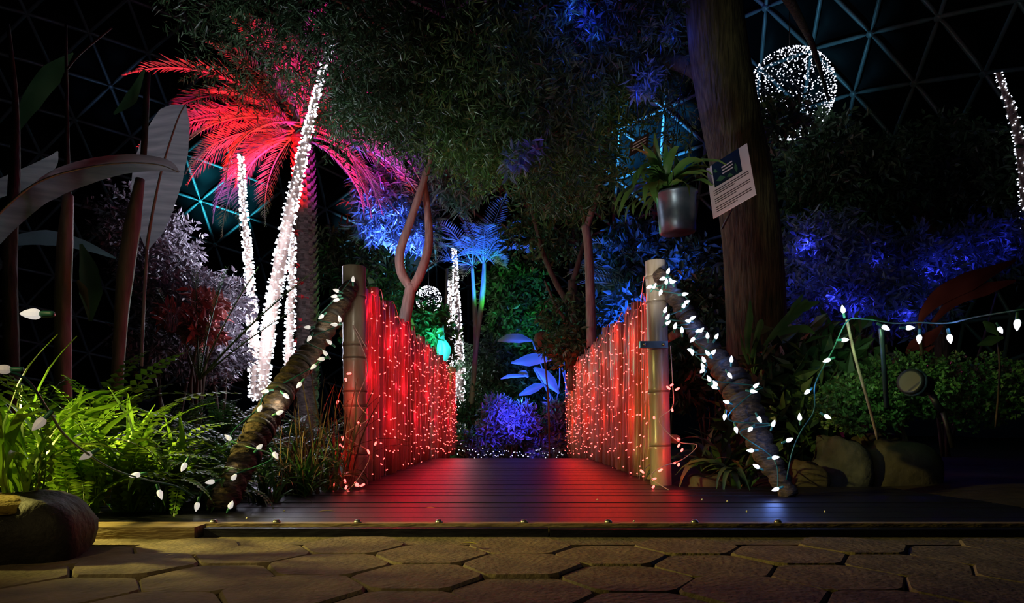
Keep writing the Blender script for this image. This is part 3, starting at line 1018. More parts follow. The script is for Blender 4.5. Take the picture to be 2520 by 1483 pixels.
def rosette(name, loc, label, meshes, n, sc_, seed, cat='fern', group=None, tilt=(0, 25), part='frond', az=None, jitter=.03):
    rr = random.Random(seed)
    e = empty(name, loc, label, cat, group, 'thing')
    for k in range(n):
        a = (az[0] + (az[1] - az[0]) * rr.random()) if az else 360 * (k + rr.uniform(-.4, .4)) / n
        s = rr.uniform(*sc_)
        m = Matrix.Translation(Vector(loc) + Vector((rr.uniform(-jitter, jitter), rr.uniform(-jitter, jitter), 0))) @ Euler((0, 0, math.radians(a))).to_matrix().to_4x4() @ Euler((math.radians(rr.uniform(*tilt)), math.radians(rr.uniform(-14, 14)), 0)).to_matrix().to_4x4() @ Matrix.Scale(s, 4)
        obj(part, rr.choice(meshes), e, m)
    return e

def path_leaf(name, mid, wl, wr, m_, parent, tl=.35, tr=-.25, n=22, rib=None, ribr=.006, ragged=0.0, seed=0):
    """broad leaf along a midrib; wl / wr half widths in metres, tl / tr how far each half swings in depth"""
    rr = random.Random(seed)
    pts = smooth_path(mid, max(3, n // max(1, len(mid) - 1)))
    k = len(pts)
    L, R = lerp_list(wl, k), lerp_list(wr, k)
    vs, fs = [], []
    for i, p in enumerate(pts):
        t = (pts[min(i + 1, k - 1)] - pts[max(0, i - 1)]).normalized()
        s = t.cross(Vector((0, 1, 0))).normalized()
        rg1 = 1 - ragged * rr.random()
        rg2 = 1 - ragged * rr.random()
        for f, w_, tt in ((-1, L[i] * rg1, tl), (-.5, L[i] * rg1, tl * 1.25), (0, 0, 0), (.5, R[i] * rg2, tr * 1.25), (1, R[i] * rg2, tr)):
            vs.append(p + s * (f * w_) + Vector((0, 1, 0)) * (abs(f) * w_ * tt))
    for i in range(k - 1):
        for j in range(4):
            fs.append((i * 5 + j, i * 5 + j + 1, (i + 1) * 5 + j + 1, (i + 1) * 5 + j))
    o = MB().add(vs, fs).build(name, m_, parent)
    if rib:
        MB().tube([p - Vector((0, .004, 0)) for p in pts], lerp_list([ribr, ribr * .3], k), 6).build('midrib', rib, o)
    return o


def pxs(w_, d):
    return [q * d / F for q in w_]


def gnd(x, d, z=None):
    X = (x - 1260) * d / F
    return Vector((X, d, gz(X, d) if z is None else z))


# --- banana plants on the left
bp = empty('banana_plant', gnd(300, 3.6), 'banana plant with a tall upright pinkish leaf and dry stalks', 'banana plant')
d = 3.7
path_leaf('leaf', [P(x, y, dd) for x, y, dd in ((362, 612, 3.75), (370, 560, 3.73), (381, 500, 3.7), (396, 430, 3.68), (416, 360, 3.66), (440, 290, 3.64), (457, 257, 3.63))],
          pxs([4, 30, 42, 48, 44, 26, 1], d), pxs([4, 44, 70, 84, 82, 60, 1], d), BANANA, bp, .30, .22, 30, BANMID, .009, .03, 1)
MB().tube(smooth_path([P(362, 612, 3.75), P(357, 690, 3.75), P(352, 790, 3.72), P(348, 900, 3.7)], 5), .009, 8).build('petiole', BANMID, bp)
MB().tube(smooth_path([P(345, 440, 3.6), P(325, 560, 3.58), P(308, 680, 3.56), P(297, 800, 3.55), P(288, 960, 3.5), P(285, 1160, 3.5)], 6), lerp_list([.022, .040, .040, .032, .028, .028], 31), 12).build('stalk', STRAW, bp)
MB().tube(smooth_path([P(352, 400, 3.62), P(358, 300, 3.66), P(362, 180, 3.7)], 5), .016, 8).build('stalk', BARKD, bp)
path_leaf('leaf', [P(x, y, 3.5) for x, y in ((355, 170), (320, 240), (280, 280))], pxs([3, 18, 3], 3.5), pxs([3, 16, 3], 3.5), LEAFD, bp, .3, .3, 12)
bq = empty('banana_plant', gnd(150, 3.2), 'banana plant with a long arching grey-green leaf reaching in from the left', 'banana plant')
d = 3.1
path_leaf('leaf', [P(x, y, dd) for x, y, dd in ((-60, 590, 2.95), (25, 502, 3.0), (100, 447, 3.05), (200, 416, 3.1), (303, 402, 3.14), (390, 406, 3.18), (440, 424, 3.2))],
          pxs([34, 38, 40, 32, 21, 13, 2], d), pxs([40, 60, 76, 66, 50, 30, 3], d), BANANA, bq, .6, 1.3, 30, BANMID, .006, .02, 2)
path_leaf('leaf', [P(x, y, dd) for x, y, dd in ((-20, 470, 3.4), (50, 440, 3.45), (120, 400, 3.5), (142, 372, 3.5))], pxs([20, 26, 18, 2], 3.4), pxs([26, 30, 20, 2], 3.4), BANANA, bq, .3, .3, 20, None, .006, .02, 3)
MB().tube(smooth_path([P(168, 480, 3.3), P(160, 600, 3.28), P(155, 740, 3.26), P(155, 900, 3.22), P(158, 1180, 3.2)], 6), lerp_list([.022, .034, .036, .036, .036], 25), 12).build('stalk', STRAW, bq)
MB().tube(smooth_path([P(166, 500, 3.34), P(165, 330, 3.4), P(162, 60, 3.5)], 6), lerp_list([.018, .010, .006], 13), 8).build('stalk', BARKD, bq)
MB().tube(smooth_path([P(165, 170, 3.45), P(200, 130, 3.45), P(275, 68, 3.5)], 6), .005, 6).build('stalk', BARKD, bq)
path_leaf('leaf', [P(x, y, 3.3) for x, y in ((198, 600), (215, 660), (222, 720), (222, 790))], pxs([4, 26, 34, 4], 3.3), pxs([4, 22, 26, 4], 3.3), LEAFD, bq, .3, .3, 18)
path_leaf('leaf', [P(x, y, 3.25) for x, y in ((190, 690), (205, 715), (218, 760))], pxs([4, 12, 1], 3.3), pxs([4, 10, 1], 3.3), STRAW, bq, .3, .3, 10)
path_leaf('leaf', [P(x, y, 3.9) for x, y in ((20, 590), (110, 580), (200, 600), (285, 635))], pxs([14, 22, 14, 2], 3.9), pxs([10, 16, 12, 2], 3.9), LEAFB, bq, .3, .3, 16)
bs = empty('banana_plant', gnd(30, 3.1), 'dark banana stalk standing at the left edge', 'banana plant')
MB().tube(smooth_path([P(20, 60, 3.4), P(38, 250, 3.3), P(35, 450, 3.2), P(25, 640, 3.15), P(28, 900, 3.1), P(30, 1180, 3.1)], 6), lerp_list([.008, .014, .026, .03, .034, .034], 31), 10).build('stalk', BARKD, bs)
path_leaf('leaf', [P(x, y, 3.5) for x, y in ((38, 330), (70, 250), (120, 180), (180, 130))], pxs([3, 26, 30, 2], 3.5), pxs([3, 26, 30, 2], 3.5), LEAFD, bs, .3, .3, 18)

# --- ferns and strap leaves, left foreground
fernA = [pinnate(.50, .042, 26, arc, FERN, 'frond', .0028, .55, .15, .35, .2, .10, .9, seed=i) for i, arc in enumerate(((80, -35), (72, -55), (88, 0), (65, -70), (60, -30)))]
fernB = [pinnate(.50, .038, 26, arc, FERN2, 'frond', .0028, .55, .15, .35, .2, .10, .9, seed=i) for i, arc in enumerate(((80, -35), (70, -60), (85, -10), (60, -75)))]
strap = [blade(.46, .013, arc, FERN, 'leaf', 9, .25, [.6, .9, 1, 1, .95, .85, .6, .1], .5, wave=.22, seed=i) for i, arc in enumerate(((85, -20), (75, -60), (88, 25), (65, -80), (82, -50)))]
strapB = [blade(.42, .008, arc, FERN2, 'leaf', 8, .25, [.6, .9, 1, 1, .95, .8, .5, .08], .4, seed=i) for i, arc in enumerate(((85, -30), (72, -70), (85, 10), (60, -85)))]
ystrap = [blade(.34, .013, arc, FERNY, 'leaf', 8, .25, [.6, .9, 1, .95, .7, .4, .1], .9, wave=.3, seed=i) for i, arc in enumerate(((70, -80), (60, -40)))]
FL = (('bright yellow-green fern growing from the mossy rock at the left edge', 62, 1.62, .10, strap + fernA[:2], 20, (.62, .95)),
      ('bright fern spilling over the path edge right of the mossy rock', 190, 2.15, None, strap + fernA, 34, (.8, 1.15)),
      ('bright fern with drooping crinkled leaves in the middle of the left bed', 320, 2.28, None, strap + fernA, 36, (.75, 1.1)),
      ('bright fern nearest the left end of the timber edging', 425, 2.40, None, strap[:3] + fernA + fernB[:1], 30, (.6, .95)),
      ('yellow-green fern behind the large dim bulbs', 80, 2.35, None, strap + fernA + ystrap[:1], 32, (1.0, 1.5)),
      ('tall green fern in front of the banana stalks', 235, 2.65, None, strap[:2] + fernA + ystrap, 32, (1.0, 1.5)))
for i, (lab, px, dd, z, ms, n, s_) in enumerate(FL):
    b_ = gnd(px, dd) if z is None else Vector(((px - 1260) * dd / F, dd, z))
    rosette('fern', b_, lab, ms, n, s_, 50 + i, group='ferns in the left bed')
FL = (('deep green fern left of the foot of the left handrail', 500, 2.62, fernB, 30, (.55, .85)),
      ('deep green fern behind the foot of the left handrail', 590, 2.95, fernB, 34, (.6, .95)),
      ('deep green fern below the white lit trunks', 470, 3.15, fernB, 34, (.75, 1.1)),
      ('dark fern in front of the banana stalks at the far left', 360, 3.2, fernB, 30, (.8, 1.15)),
      ('fine-leaved fern under the slope of the left handrail', 700, 3.05, fernB, 34, (.6, .9)),
      ('dark fern at the back of the left bed', 160, 3.1, fernB, 26, (.8, 1.2)),
      ('shadowed fern under the grey-purple shrub', 430, 4.2, fernB, 34, (1.0, 1.5)),
      ('shadowed fern below the pink plant', 540, 4.0, fernB, 34, (1.0, 1.4)),
      ('shadowed fern at the base of the forked lit trunk', 640, 4.4, fernB, 34, (.9, 1.3)),
      ('shadowed fern behind the top of the left handrail', 760, 4.2, fernB, 34, (.9, 1.3)),
      ('green fern drooping in front of the left handrail foot', 545, 2.42, fernB + fernA[:1], 26, (.4, .7)))
for i, (lab, px, dd, ms, n, s_) in enumerate(FL):
    rosette('fern', gnd(px, dd), lab, ms, n, s_, 70 + i, group='ferns in the left bed')
for i, (lab, px, dd, n, s_) in enumerate((('grassy tuft between handrail foot and boardwalk edge', 655, 2.55, 44, (.45, .75)), ('grassy tuft left of the left bamboo post', 745, 2.82, 46, (.5, .85)), ('grassy tuft at the foot of the left bamboo post', 810, 3.05, 36, (.45, .8)), ('low grassy tuft at the edge of the left bed', 400, 2.28, 30, (.4, .6)))):
    rosette('grass_tuft', gnd(px, dd), lab, strapB, n, s_, 90 + i, 'grass', part='blade', tilt=(0, 35))
twm = [blade(.46, .004, arc, TWIGR, 'twig', 7, .2, [1, .9, .8, .7, .5, .3], .5) for arc in ((85, 20), (75, -30), (88, 50))]
rosette('dry_grass', gnd(815, 3.12), 'reddish brown wispy grass leaning on the left post', twm, 60, (.7, 1.35), 99, 'grass', part='blade', tilt=(-5, 45), jitter=.08)

rosette('dry_grass', gnd(735, 2.9), 'reddish brown wispy grass between left handrail and left post', twm, 60, (.5, 1.0), 98, 'grass', part='blade', tilt=(-5, 45), jitter=.10)

# mossy rock at the left corner
def rock(name, c, r, label, m_, seed, flat=.0, cat='rock', moss=None):
    rr = random.Random(seed)
    n1, n2 = 26, 16
    vs, fs = [], []
    k = [rr.uniform(.5, 2.4) for _ in range(9)]
    for j in range(n2 + 1):
        th = math.pi * j / n2
        for i in range(n1):
            ph = 2 * math.pi * i / n1
            o = Vector((math.sin(th) * math.cos(ph), math.sin(th) * math.sin(ph), math.cos(th)))
            f = 1 + .13 * math.sin(k[0] * 2.3 * o.x + k[1] * 3 + k[2] * 2 * o.z) + .10 * math.sin(k[3] * 3 * o.y + k[4] * 2 * o.x) + .05 * math.sin(9 * o.x + 7 * o.z + k[5]) * math.sin(8 * o.y + k[6] * 3) + rr.uniform(-.012, .012)
            q = [math.copysign(abs(c_) ** .72, c_) for c_ in o]
            vs.append(Vector((c[0] + q[0] * r[0] * f, c[1] + q[1] * r[1] * f, c[2] + q[2] * r[2] * f)))
    for j in range(n2):
        for i in range(n1):
            fs.append((j * n1 + i, (j + 1) * n1 + i, (j + 1) * n1 + (i + 1) % n1, j * n1 + (i + 1) % n1))
    o = MB().add(vs, fs).build(name, m_)
    return tag(o, label, cat)


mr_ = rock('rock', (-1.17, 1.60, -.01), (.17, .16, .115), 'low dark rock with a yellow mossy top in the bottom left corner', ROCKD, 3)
MB().lathe([(.14, .085), (.12, .105), (.07, .118), (.01, .122)], 14, Matrix.Translation((-1.17, 1.60, 0))).build('moss_cap', MOSS, mr_)
rock('rock', (P(2080, 1140, 3.4).x, 3.45, .05), (.12, .14, .17), 'upright grey lichen-spotted rock on the right bed', ROCKG, 5)
rock('rock', (P(2215, 1140, 3.4).x, 3.5, .045), (.21, .18, .17), 'large squared brown rock on the right bed', ROCK, 8)
rock('rock', (P(1985, 1160, 3.4).x, 3.4, -.01), (.085, .10, .11), 'small brown rock behind the foot of the right handrail', ROCK, 13)
rock('rock', (P(1760, 1190, 3.3).x, 3.4, -.04), (.12, .12, .09), 'low brown rock half hidden under strap leaves', ROCK, 17)

# --- grey-purple shrubs and pink plant in the white light
shrub('shrub', gnd(430, 5.2), 'grey-purple small-leaved shrub behind the upright banana leaf', [px_blob(390, 620, 5.2, 80, 110, .4, 420), px_blob(440, 730, 5.1, 90, 70, .35, 420), px_blob(330, 560, 5.3, 70, 90, .35, 160), px_blob(400, 850, 5.0, 90, 70, .3, 240)], (.055, .013), (.12, 8), GREYL, 101, droop=.0, stems=3)
shrub('shrub', gnd(540, 5.3), 'grey-purple shrub left of the forked lit trunk', [px_blob(540, 740, 5.4, 60, 55, .3, 260), px_blob(480, 790, 5.2, 70, 50, .3, 240), px_blob(530, 870, 5.2, 70, 60, .3, 240)], (.055, .013), (.12, 8), GREYL, 102, droop=.0, stems=3)
shrub('pink_plant', gnd(495, 4.8), 'pink-red leafy plant among the grey shrubs', [px_blob(510, 755, 4.8, 32, 28, .15, 60), px_blob(440, 780, 4.7, 24, 14, .1, 36), px_blob(495, 812, 4.7, 30, 14, .12, 60)], (.08, .018), (.08, 6), PINKL, 103, droop=.15)
tuftm = [blade(.34, .0022, arc, GREYL, 'blade', 6, .1, [1, 1, .9, .7, .4], .2) for arc in ((85, -10), (70, -60), (80, 40))]
rosette('umbrella_grass', P(425, 815, 4.4), 'grey-white umbrella-like tuft of fine leaves below the banana leaf', tuftm, 46, (.35, .8), 104, 'grass', part='blade', tilt=(-10, 40))
rosette('umbrella_grass', P(445, 880, 4.3), 'drooping fine-leaved tuft below the pink plant', tuftm, 40, (.3, .6), 105, 'grass', part='blade', tilt=(-40, 0))
spn = [pinnate(1.0, .055, 46, (62, 50), FERN2, 'frond', .008, .2, .3, .9, .0, .02, .6, seed=3)]
sp = empty('cycad', gnd(470, 4.6), 'spiny cycad with stiff fronds pointing up to the lit trunks', 'cycad')
for a, tl_, s in ((-72, -14, 1.0), (-60, 4, .85), (-80, -22, .75), (30, 10, .8), (70, 0, .7), (-30, 14, .8)):
    obj('frond', spn[0], sp, Matrix.Translation(P(490, 935, 4.5)) @ Euler((0, 0, math.radians(a))).to_matrix().to_4x4() @ Euler((math.radians(tl_ + 4), 0, 0)).to_matrix().to_4x4() @ Matrix.Scale(s, 4))

# --- red-lit palm
pt = empty('palm_tree', gnd(752, 7.5), 'palm tree with red lit crown and scaly trunk', 'palm tree')
tp = smooth_path([P(758, 1120, 7.5), P(757, 1010, 7.5), P(755, 750, 7.5), P(750, 520, 7.5), P(742, 330, 7.5)], 16)
trr = [.118 + .012 * (1 if i % 2 else -1) - .012 * i / len(tp) for i in range(len(tp))]
MB().tube(tp, trr, 16).build('trunk', PALMB, pt)
scl = MB().add([(-.03, 0, 0), (.03, 0, 0), (.018, -.03, .05), (-.018, -.03, .05), (0, -.012, -.012)], [(0, 1, 2, 3), (0, 4, 1)]).mesh('leaf_scar', PALMB, False)
smb = MB()
for i in range(60):
    z = P(0, 960, 7.5).z + i * .043
    t = (z - tp[0].z) / (tp[-1].z - tp[0].z)
    c = tp[min(len(tp) - 1, max(0, int(t * (len(tp) - 1))))]
    for k in range(9):
        a = 2 * math.pi * (k + .5 * (i % 2)) / 9
        q = Euler((0, 0, a)).to_matrix()
        smb.add([Vector((c.x, c.y, z)) + q @ (Vector(v.co) + Vector((0, -.105, 0))) for v in scl.vertices], [(0, 1, 2, 3), (0, 4, 1)])
tag(smb.build('leaf_scars', PALMB, pt, False), kind='stuff')
pf = [pinnate(1.9, .34, 52, arc, FROND, 'frond', .020, .30, .30, .75, .25, .12, .95, seed=i) for i, arc in enumerate(((74, 5), (48, -25), (25, -35), (5, -70), (-15, -88), (85, 40)))]
crown = P(742, 315, 7.5)
rr = random.Random(5)
spec = [(92, 2, .98), (84, 2, 1.0), (100, 2, .85), (75, 1, 1.0), (105, 1, 1.0), (88, 3, .8), (110, 3, .75), (80, 4, .78), (98, 4, .66), (125, 3, .8), (60, 4, .7),
        (-88, 3, .78), (-75, 3, .85), (-100, 3, .8), (-60, 2, .8), (-95, 2, .62), (-110, 4, .7), (-70, 4, .6), (-80, 1, .5), (-110, 1, .55)]
spec += [(rr.uniform(0, 360), rr.choice((0, 0, 1, 5, 5)), rr.uniform(.4, .7)) for _ in range(40)]
spec += [(rr.uniform(70, 140), 4, rr.uniform(.55, .85)) for _ in range(6)] + [(rr.uniform(-130, -60), rr.choice((3, 4)), rr.uniform(.6, .85)) for _ in range(8)]
for a, k, s in spec:
    obj('frond', pf[k], pt, Matrix.Translation(crown + Vector((rr.uniform(-.04, .04), rr.uniform(-.04, .04), rr.uniform(-.12, .08)))) @ Euler((0, 0, math.radians(a))).to_matrix().to_4x4() @ Euler((math.radians(rr.uniform(-5, 5)), math.radians(rr.uniform(-20, 20)), 0)).to_matrix().to_4x4() @ Matrix.Scale(s, 4))
# red bracts climbing the trunk
vine = empty('climbing_flower', P(722, 900, 6.6), 'climber with red bracts on the palm trunk beside the short lit trunk', 'flower')
brm = blade(.10, .02, (30, -40), REDFL, 'bract', 5, .3)
for (x, y) in ((722, 572), (735, 582), (716, 600), (712, 625), (708, 655), (738, 657), (712, 672), (735, 700), (745, 700), (730, 730), (742, 735), (725, 750), (735, 785), (728, 810), (722, 840), (730, 875), (728, 690), (732, 460), (730, 520)):
    for k in range(3):
        obj('bract', brm, vine, Matrix.Translation(P(x, y, 6.85)) @ Euler((rr.uniform(-.5, .5), rr.uniform(-.5, .5), rr.uniform(1.5, 5))).to_matrix().to_4x4() @ Matrix.Scale(rr.uniform(.6, 1.1), 4))
MB().tube(smooth_path([P(722, 960, 6.9), P(720, 760, 6.9), P(728, 600, 6.9), P(735, 440, 6.95)], 5), .008, 5).build('stem', BARKD, vine)

# --- trees
def tree(name, label, limbs, m_, foliage, leaf, twig, lm, seed, cat='tree', **kw):
    e = empty(name, limbs[0][0][0], label, cat)
    for i, (pts, rad) in enumerate(limbs):
        q = smooth_path(pts, 7)
        MB().tube(q, lerp_list(rad, len(q)), 12 if max(rad) > .05 else 7).build('trunk' if i == 0 else 'branch', m_, e)
    if foliage:
        leaf_cloud('foliage', foliage, leaf, twig, lm, e, seed, **kw)
    return e


tree('forked_tree', 'slender forked tree with pinkish bark behind the left fence',
     [([P(980, 1000, 7), P(990, 830, 7), P(1003, 750, 7), P(1012, 700, 7)], [.075, .065, .06, .055]),
      ([P(1012, 710, 7), P(988, 670, 7), P(985, 620, 7), P(1008, 550, 7), P(1035, 470, 7), P(1062, 380, 7.05), P(1075, 300, 7.1)], [.05, .05, .046, .042, .038, .03, .02]),
      ([P(1010, 715, 7), P(1035, 670, 7), P(1055, 595, 7.05), P(1050, 500, 7.1), P(1042, 430, 7.1)], [.05, .05, .045, .036, .024])],
     BARKP, [px_blob(955, 480, 8.3, 80, 60, .4, 240), px_blob(1010, 540, 8.2, 60, 60, .3, 170), px_blob(930, 540, 8.3, 55, 40, .3, 60), px_blob(1120, 430, 8.0, 90, 70, .4, 160), px_blob(1080, 340, 7.6, 90, 60, .4, 160)], (.15, .016), (.16, 8), LEAFB, 201, droop=.5)
tree('slim_tree', 'slim brown tree with a high fork behind the right fence',
     [([P(1460, 960, 7.4), P(1455, 820, 7.4), P(1452, 700, 7.4), P(1447, 600, 7.4), P(1440, 555, 7.4)], [.062, .055, .05, .047, .045]),
      ([P(1441, 560, 7.4), P(1430, 510, 7.4), P(1418, 440, 7.4), P(1380, 340, 7.3)], [.028, .024, .02, .012]),
      ([P(1441, 565, 7.4), P(1462, 500, 7.35), P(1478, 420, 7.3), P(1500, 320, 7.2), P(1512, 200, 7.0)], [.036, .032, .03, .026, .016])],
     BARKP, [px_blob(1400, 420, 7.2, 130, 110, .5, 330), px_blob(1480, 260, 7.0, 110, 90, .5, 260)], (.10, .014), (.22, 7), LEAF, 202)
tree('dark_tree', 'dark many-stemmed tree left of the slim brown tree',
     [([P(1412, 960, 7.9), P(1410, 800, 7.9), P(1408, 690, 7.9)], [.07, .06, .05]),
      ([P(1408, 760, 7.9), P(1370, 700, 7.9), P(1335, 620, 7.9), P(1320, 560, 7.9), P(1300, 500, 7.9), P(1255, 440, 7.9)], [.04, .034, .03, .025, .02, .01]),
      ([P(1408, 700, 7.9), P(1425, 640, 7.9), P(1440, 560, 8), P(1400, 470, 8)], [.04, .03, .024, .012]),
      ([P(1405, 800, 7.9), P(1372, 760, 7.9), P(1340, 690, 7.9)], [.025, .02, .01])],
     BARKD, [px_blob(1350, 560, 8.2, 110, 80, .5, 170), px_blob(1400, 780, 8.0, 60, 60, .4, 110), px_blob(1420, 850, 7.8, 70, 40, .4, 160)], (.10, .02), (.2, 7), LEAFD, 203)
big = tree('large_tree', 'massive mossy leaning trunk on the right holding up the dark canopy',
           [([P(1872, 1200, 4.9), P(1866, 950, 4.85), P(1860, 780, 4.8), P(1850, 600, 4.8), P(1830, 450, 4.8), P(1795, 280, 4.8), P(1765, 100, 4.8), P(1745, -120, 4.8)], [.235, .215, .205, .20, .20, .20, .20, .19]),
            ([P(1780, 210, 4.8), P(1690, 160, 5.0), P(1600, 150, 5.2), P(1500, 165, 5.3), P(1380, 200, 5.5)], [.09, .06, .045, .035, .02]),
            ([P(1755, 20, 4.8), P(1600, -40, 5.1), P(1380, -20, 5.4), P(1100, 60, 5.6), P(850, 110, 5.8)], [.12, .08, .06, .045, .02]),
            ([P(1760, -60, 4.8), P(1900, -50, 5.4), P(1985, 80, 6.2), P(2012, 150, 6.4), P(2040, 250, 6.5)], [.08, .05, .03, .022, .012]),
            ([P(1100, 60, 5.6), P(1040, 200, 5.5), P(960, 280, 5.5)], [.03, .02, .01])], BARK, None, None, None, None, 204)
for i, bl in enumerate(([px_blob(1010, 200, 5.6, 200, 150, .7, 1150), px_blob(800, 180, 6.2, 110, 110, .5, 130), px_blob(640, 80, 5.9, 230, 90, .6, 240), px_blob(760, 10, 5.7, 330, 70, .6, 300)],
                        [px_blob(1290, 190, 5.4, 250, 180, .7, 1500), px_blob(1220, 350, 5.6, 180, 80, .5, 420)],
                        [px_blob(1560, 90, 5.2, 170, 120, .5, 560), px_blob(1380, 400, 5.7, 140, 90, .5, 240), px_blob(1640, 320, 5.3, 50, 60, .4, 60)])):
    leaf_cloud('foliage', bl, (.085, .0085), (.22, 8), LEAFD if i != 1 else LEAF, big, 210 + i, droop=.45)
leaf_cloud('foliage', [px_blob(1410, 10, 5.0, 26, 22, .1, 16), px_blob(1465, 55, 5.0, 40, 16, .1, 22), px_blob(1590, 205, 5.0, 24, 32, .1, 26), px_blob(1300, 375, 5.1, 30, 16, .1, 16), px_blob(1262, 395, 5.1, 18, 16, .1, 12), px_blob(1655, 70, 5.0, 20, 14, .1, 10)], (.09, .014), (.07, 6), LEAFB, big, 215, droop=.2)  # leaf sprays added in front to show blue-lit leaves glimpsed through gaps
leaf_cloud('foliage', [px_blob(620, 200, 6.6, 160, 70, .3, 110), px_blob(830, 300, 6.4, 50, 60, .3, 70)], (.075, .009), (.18, 7), LEAFD, big, 214, droop=.4)

# --- blue palm and far planting at the end of the bridge
bpalm = empty('slim_palm', gnd(1170, 11), 'slender palm lit blue with green and blue stems beyond the bridge', 'palm tree')
for pts_, r_ in (([P(1160, 1010, 11), P(1172, 850, 11), P(1188, 720, 11), P(1192, 640, 11)], [.045, .042, .046, .03]), ([P(1150, 1040, 11), P(1168, 900, 11), P(1168, 760, 11), P(1162, 650, 11)], [.035, .034, .036, .026])):
    q = smooth_path(pts_, 7)
    MB().tube(q, lerp_list(r_, len(q)), 10).build('stem', STRAW, bpalm)
sf = [pinnate(1.25, .26, 30, arc, FROND, 'frond', .012, .30, .3, .6, .15, .18, .95, seed=i) for i, arc in enumerate(((80, 30), (62, -5), (45, -30), (30, -55)))]
for i in range(26):
    c = P(1190, 650, 11) if i % 3 else P(1163, 655, 11)
    obj('frond', sf[rr.choice((0, 1, 1, 2, 2, 3))], bpalm, Matrix.Translation(c) @ Euler((0, 0, rr.uniform(0, 6.28))).to_matrix().to_4x4() @ Euler((rr.uniform(-.1, .1), rr.uniform(-.3, .3), 0)).to_matrix().to_4x4() @ Matrix.Scale(rr.uniform(.7, 1.0), 4))
sp2 = empty('slim_palm', gnd(1085, 10.4), 'small palm with blue fronds arching beside the small light ball', 'palm tree')
MB().tube([P(1090, 960, 10.6), P(1095, 800, 10.6), P(1100, 660, 10.6)], .02, 8).build('stem', STRAW, sp2)
for a, k in ((95, 2), (70, 3), (115, 1), (-60, 2), (-100, 3), (20, 1)):
    obj('frond', sf[k], sp2, Matrix.Translation(P(1110, 640, 10.6)) @ Euler((0, 0, math.radians(a))).to_matrix().to_4x4() @ Matrix.Scale(.6, 4))
fanp = empty('slim_palm', gnd(1540, 9.4), 'blue-lit arching palm between slim tree and right post', 'palm tree')
for a, k, s, x, y in ((100, 2, 1.0, 1600, 760), (120, 3, .9, 1600, 760), (80, 1, .9, 1600, 770), (60, 2, .9, 1560, 700), (-60, 2, .8, 1560, 700), (100, 3, .7, 1640, 640), (90, 2, .7, 1560, 640), (-80, 2, .9, 1580, 780), (0, 1, .8, 1540, 790)):
    obj('frond', sf[k], fanp, Matrix.Translation(P(x, y, 9.2)) @ Euler((0, 0, math.radians(a))).to_matrix().to_4x4() @ Matrix.Scale(s, 4))
MB().tube([P(1590, 1000, 9.3), P(1585, 860, 9.3), P(1590, 700, 9.2)], .03, 8).build('stem', BARKD, fanp)

hl = empty('broad_leaf_plant', gnd(1350, 9.6, -.3), 'broad-leaved plant lit vivid blue at the far end of the bridge', 'plant')
for i, (pts_, w_) in enumerate(((((1378, 880), (1340, 878), (1300, 886), (1258, 892)), [3, 14, 15, 2]), (((1314, 905), (1335, 920), (1355, 940), (1376, 968)), [3, 15, 15, 2]), (((1338, 946), (1320, 952), (1300, 962), (1277, 972)), [3, 11, 10, 2]),
                                (((1292, 925), (1270, 924), (1250, 926), (1232, 932)), [2, 5, 5, 1]), (((1310, 838), (1280, 832), (1250, 832), (1225, 838)), [2, 12, 11, 2]), (((1385, 860), (1360, 850), (1330, 846)), [2, 9, 2]),
                                (((1362, 905), (1380, 880), (1395, 870)), [2, 10, 2]), (((1300, 928), (1290, 918), (1275, 916)), [2, 9, 2]))):
    path_leaf('leaf', [P(x, y, 9.55 + .04 * i) for x, y in pts_], pxs(w_, 9.6), pxs(w_, 9.6), LEAFB, hl, .3, .25, 15)
for x0, y0, x1, y1 in ((1378, 880, 1362, 1020), (1314, 905, 1372, 1030), (1340, 946, 1378, 1040), (1385, 860, 1388, 1040), (1382, 900, 1400, 1040), (1310, 838, 1365, 1030)):
    MB().tube(smooth_path([P(x0, y0, 9.6), P((x0 + x1) / 2 + 6, (y0 + y1) / 2, 9.62), P(x1, y1, 9.6)], 4), .012, 6).build('stalk', LEAFB, hl)
shrub('shrub', gnd(1255, 9.3, -.4), 'low bush lit deep blue at the end of the bridge', [px_blob(1225, 1015, 9.2, 36, 30, .2, 150), px_blob(1275, 1040, 9.1, 45, 40, .2, 260), px_blob(1215, 1060, 9.3, 30, 30, .2, 110)], (.10, .016), (.12, 7), LEAFB, 301, droop=.1)
shrub('shrub', gnd(1180, 9.3, -.4), 'small dark shrub with yellow-green leaves by the far lit trunks', [px_blob(1140, 1095, 9.2, 28, 36, .2, 120), px_blob(1190, 1105, 9.3, 50, 24, .2, 200)], (.09, .018), (.12, 6), LEAF, 302)
shrub('shrub', gnd(1370, 9.3, -.4), 'pale-leaved shrub against the far end of the right fence', [px_blob(1370, 1030, 9.4, 28, 45, .2, 170), px_blob(1350, 1100, 9.2, 50, 26, .2, 220)], (.09, .018), (.12, 6), LEAFB, 303)
shrub('shrub', gnd(1270, 12.4), 'tall green-lit shrub beyond the slender palm', [px_blob(1270, 710, 12.6, 75, 75, .5, 360), px_blob(1290, 800, 12.4, 90, 60, .5, 300)], (.13, .03), (.22, 7), LEAF, 304)
shrub('shrub', gnd(1240, 11.8), 'dark undergrowth behind the blue broad leaves', [px_blob(1230, 900, 11.8, 110, 70, .5, 380), px_blob(1330, 980, 11.4, 110, 50, .5, 260), px_blob(1200, 1010, 11.0, 90, 40, .4, 260)], (.12, .025), (.2, 7), LEAFD, 305)
shrub('shrub', gnd(880, 9.5), 'dark shrub behind the left bamboo post', [px_blob(850, 640, 9.4, 70, 80, .5, 300), px_blob(930, 690, 9.2, 80, 70, .5, 320), px_blob(920, 790, 9, 80, 60, .5, 240)], (.11, .018), (.2, 7), LEAFD, 306)
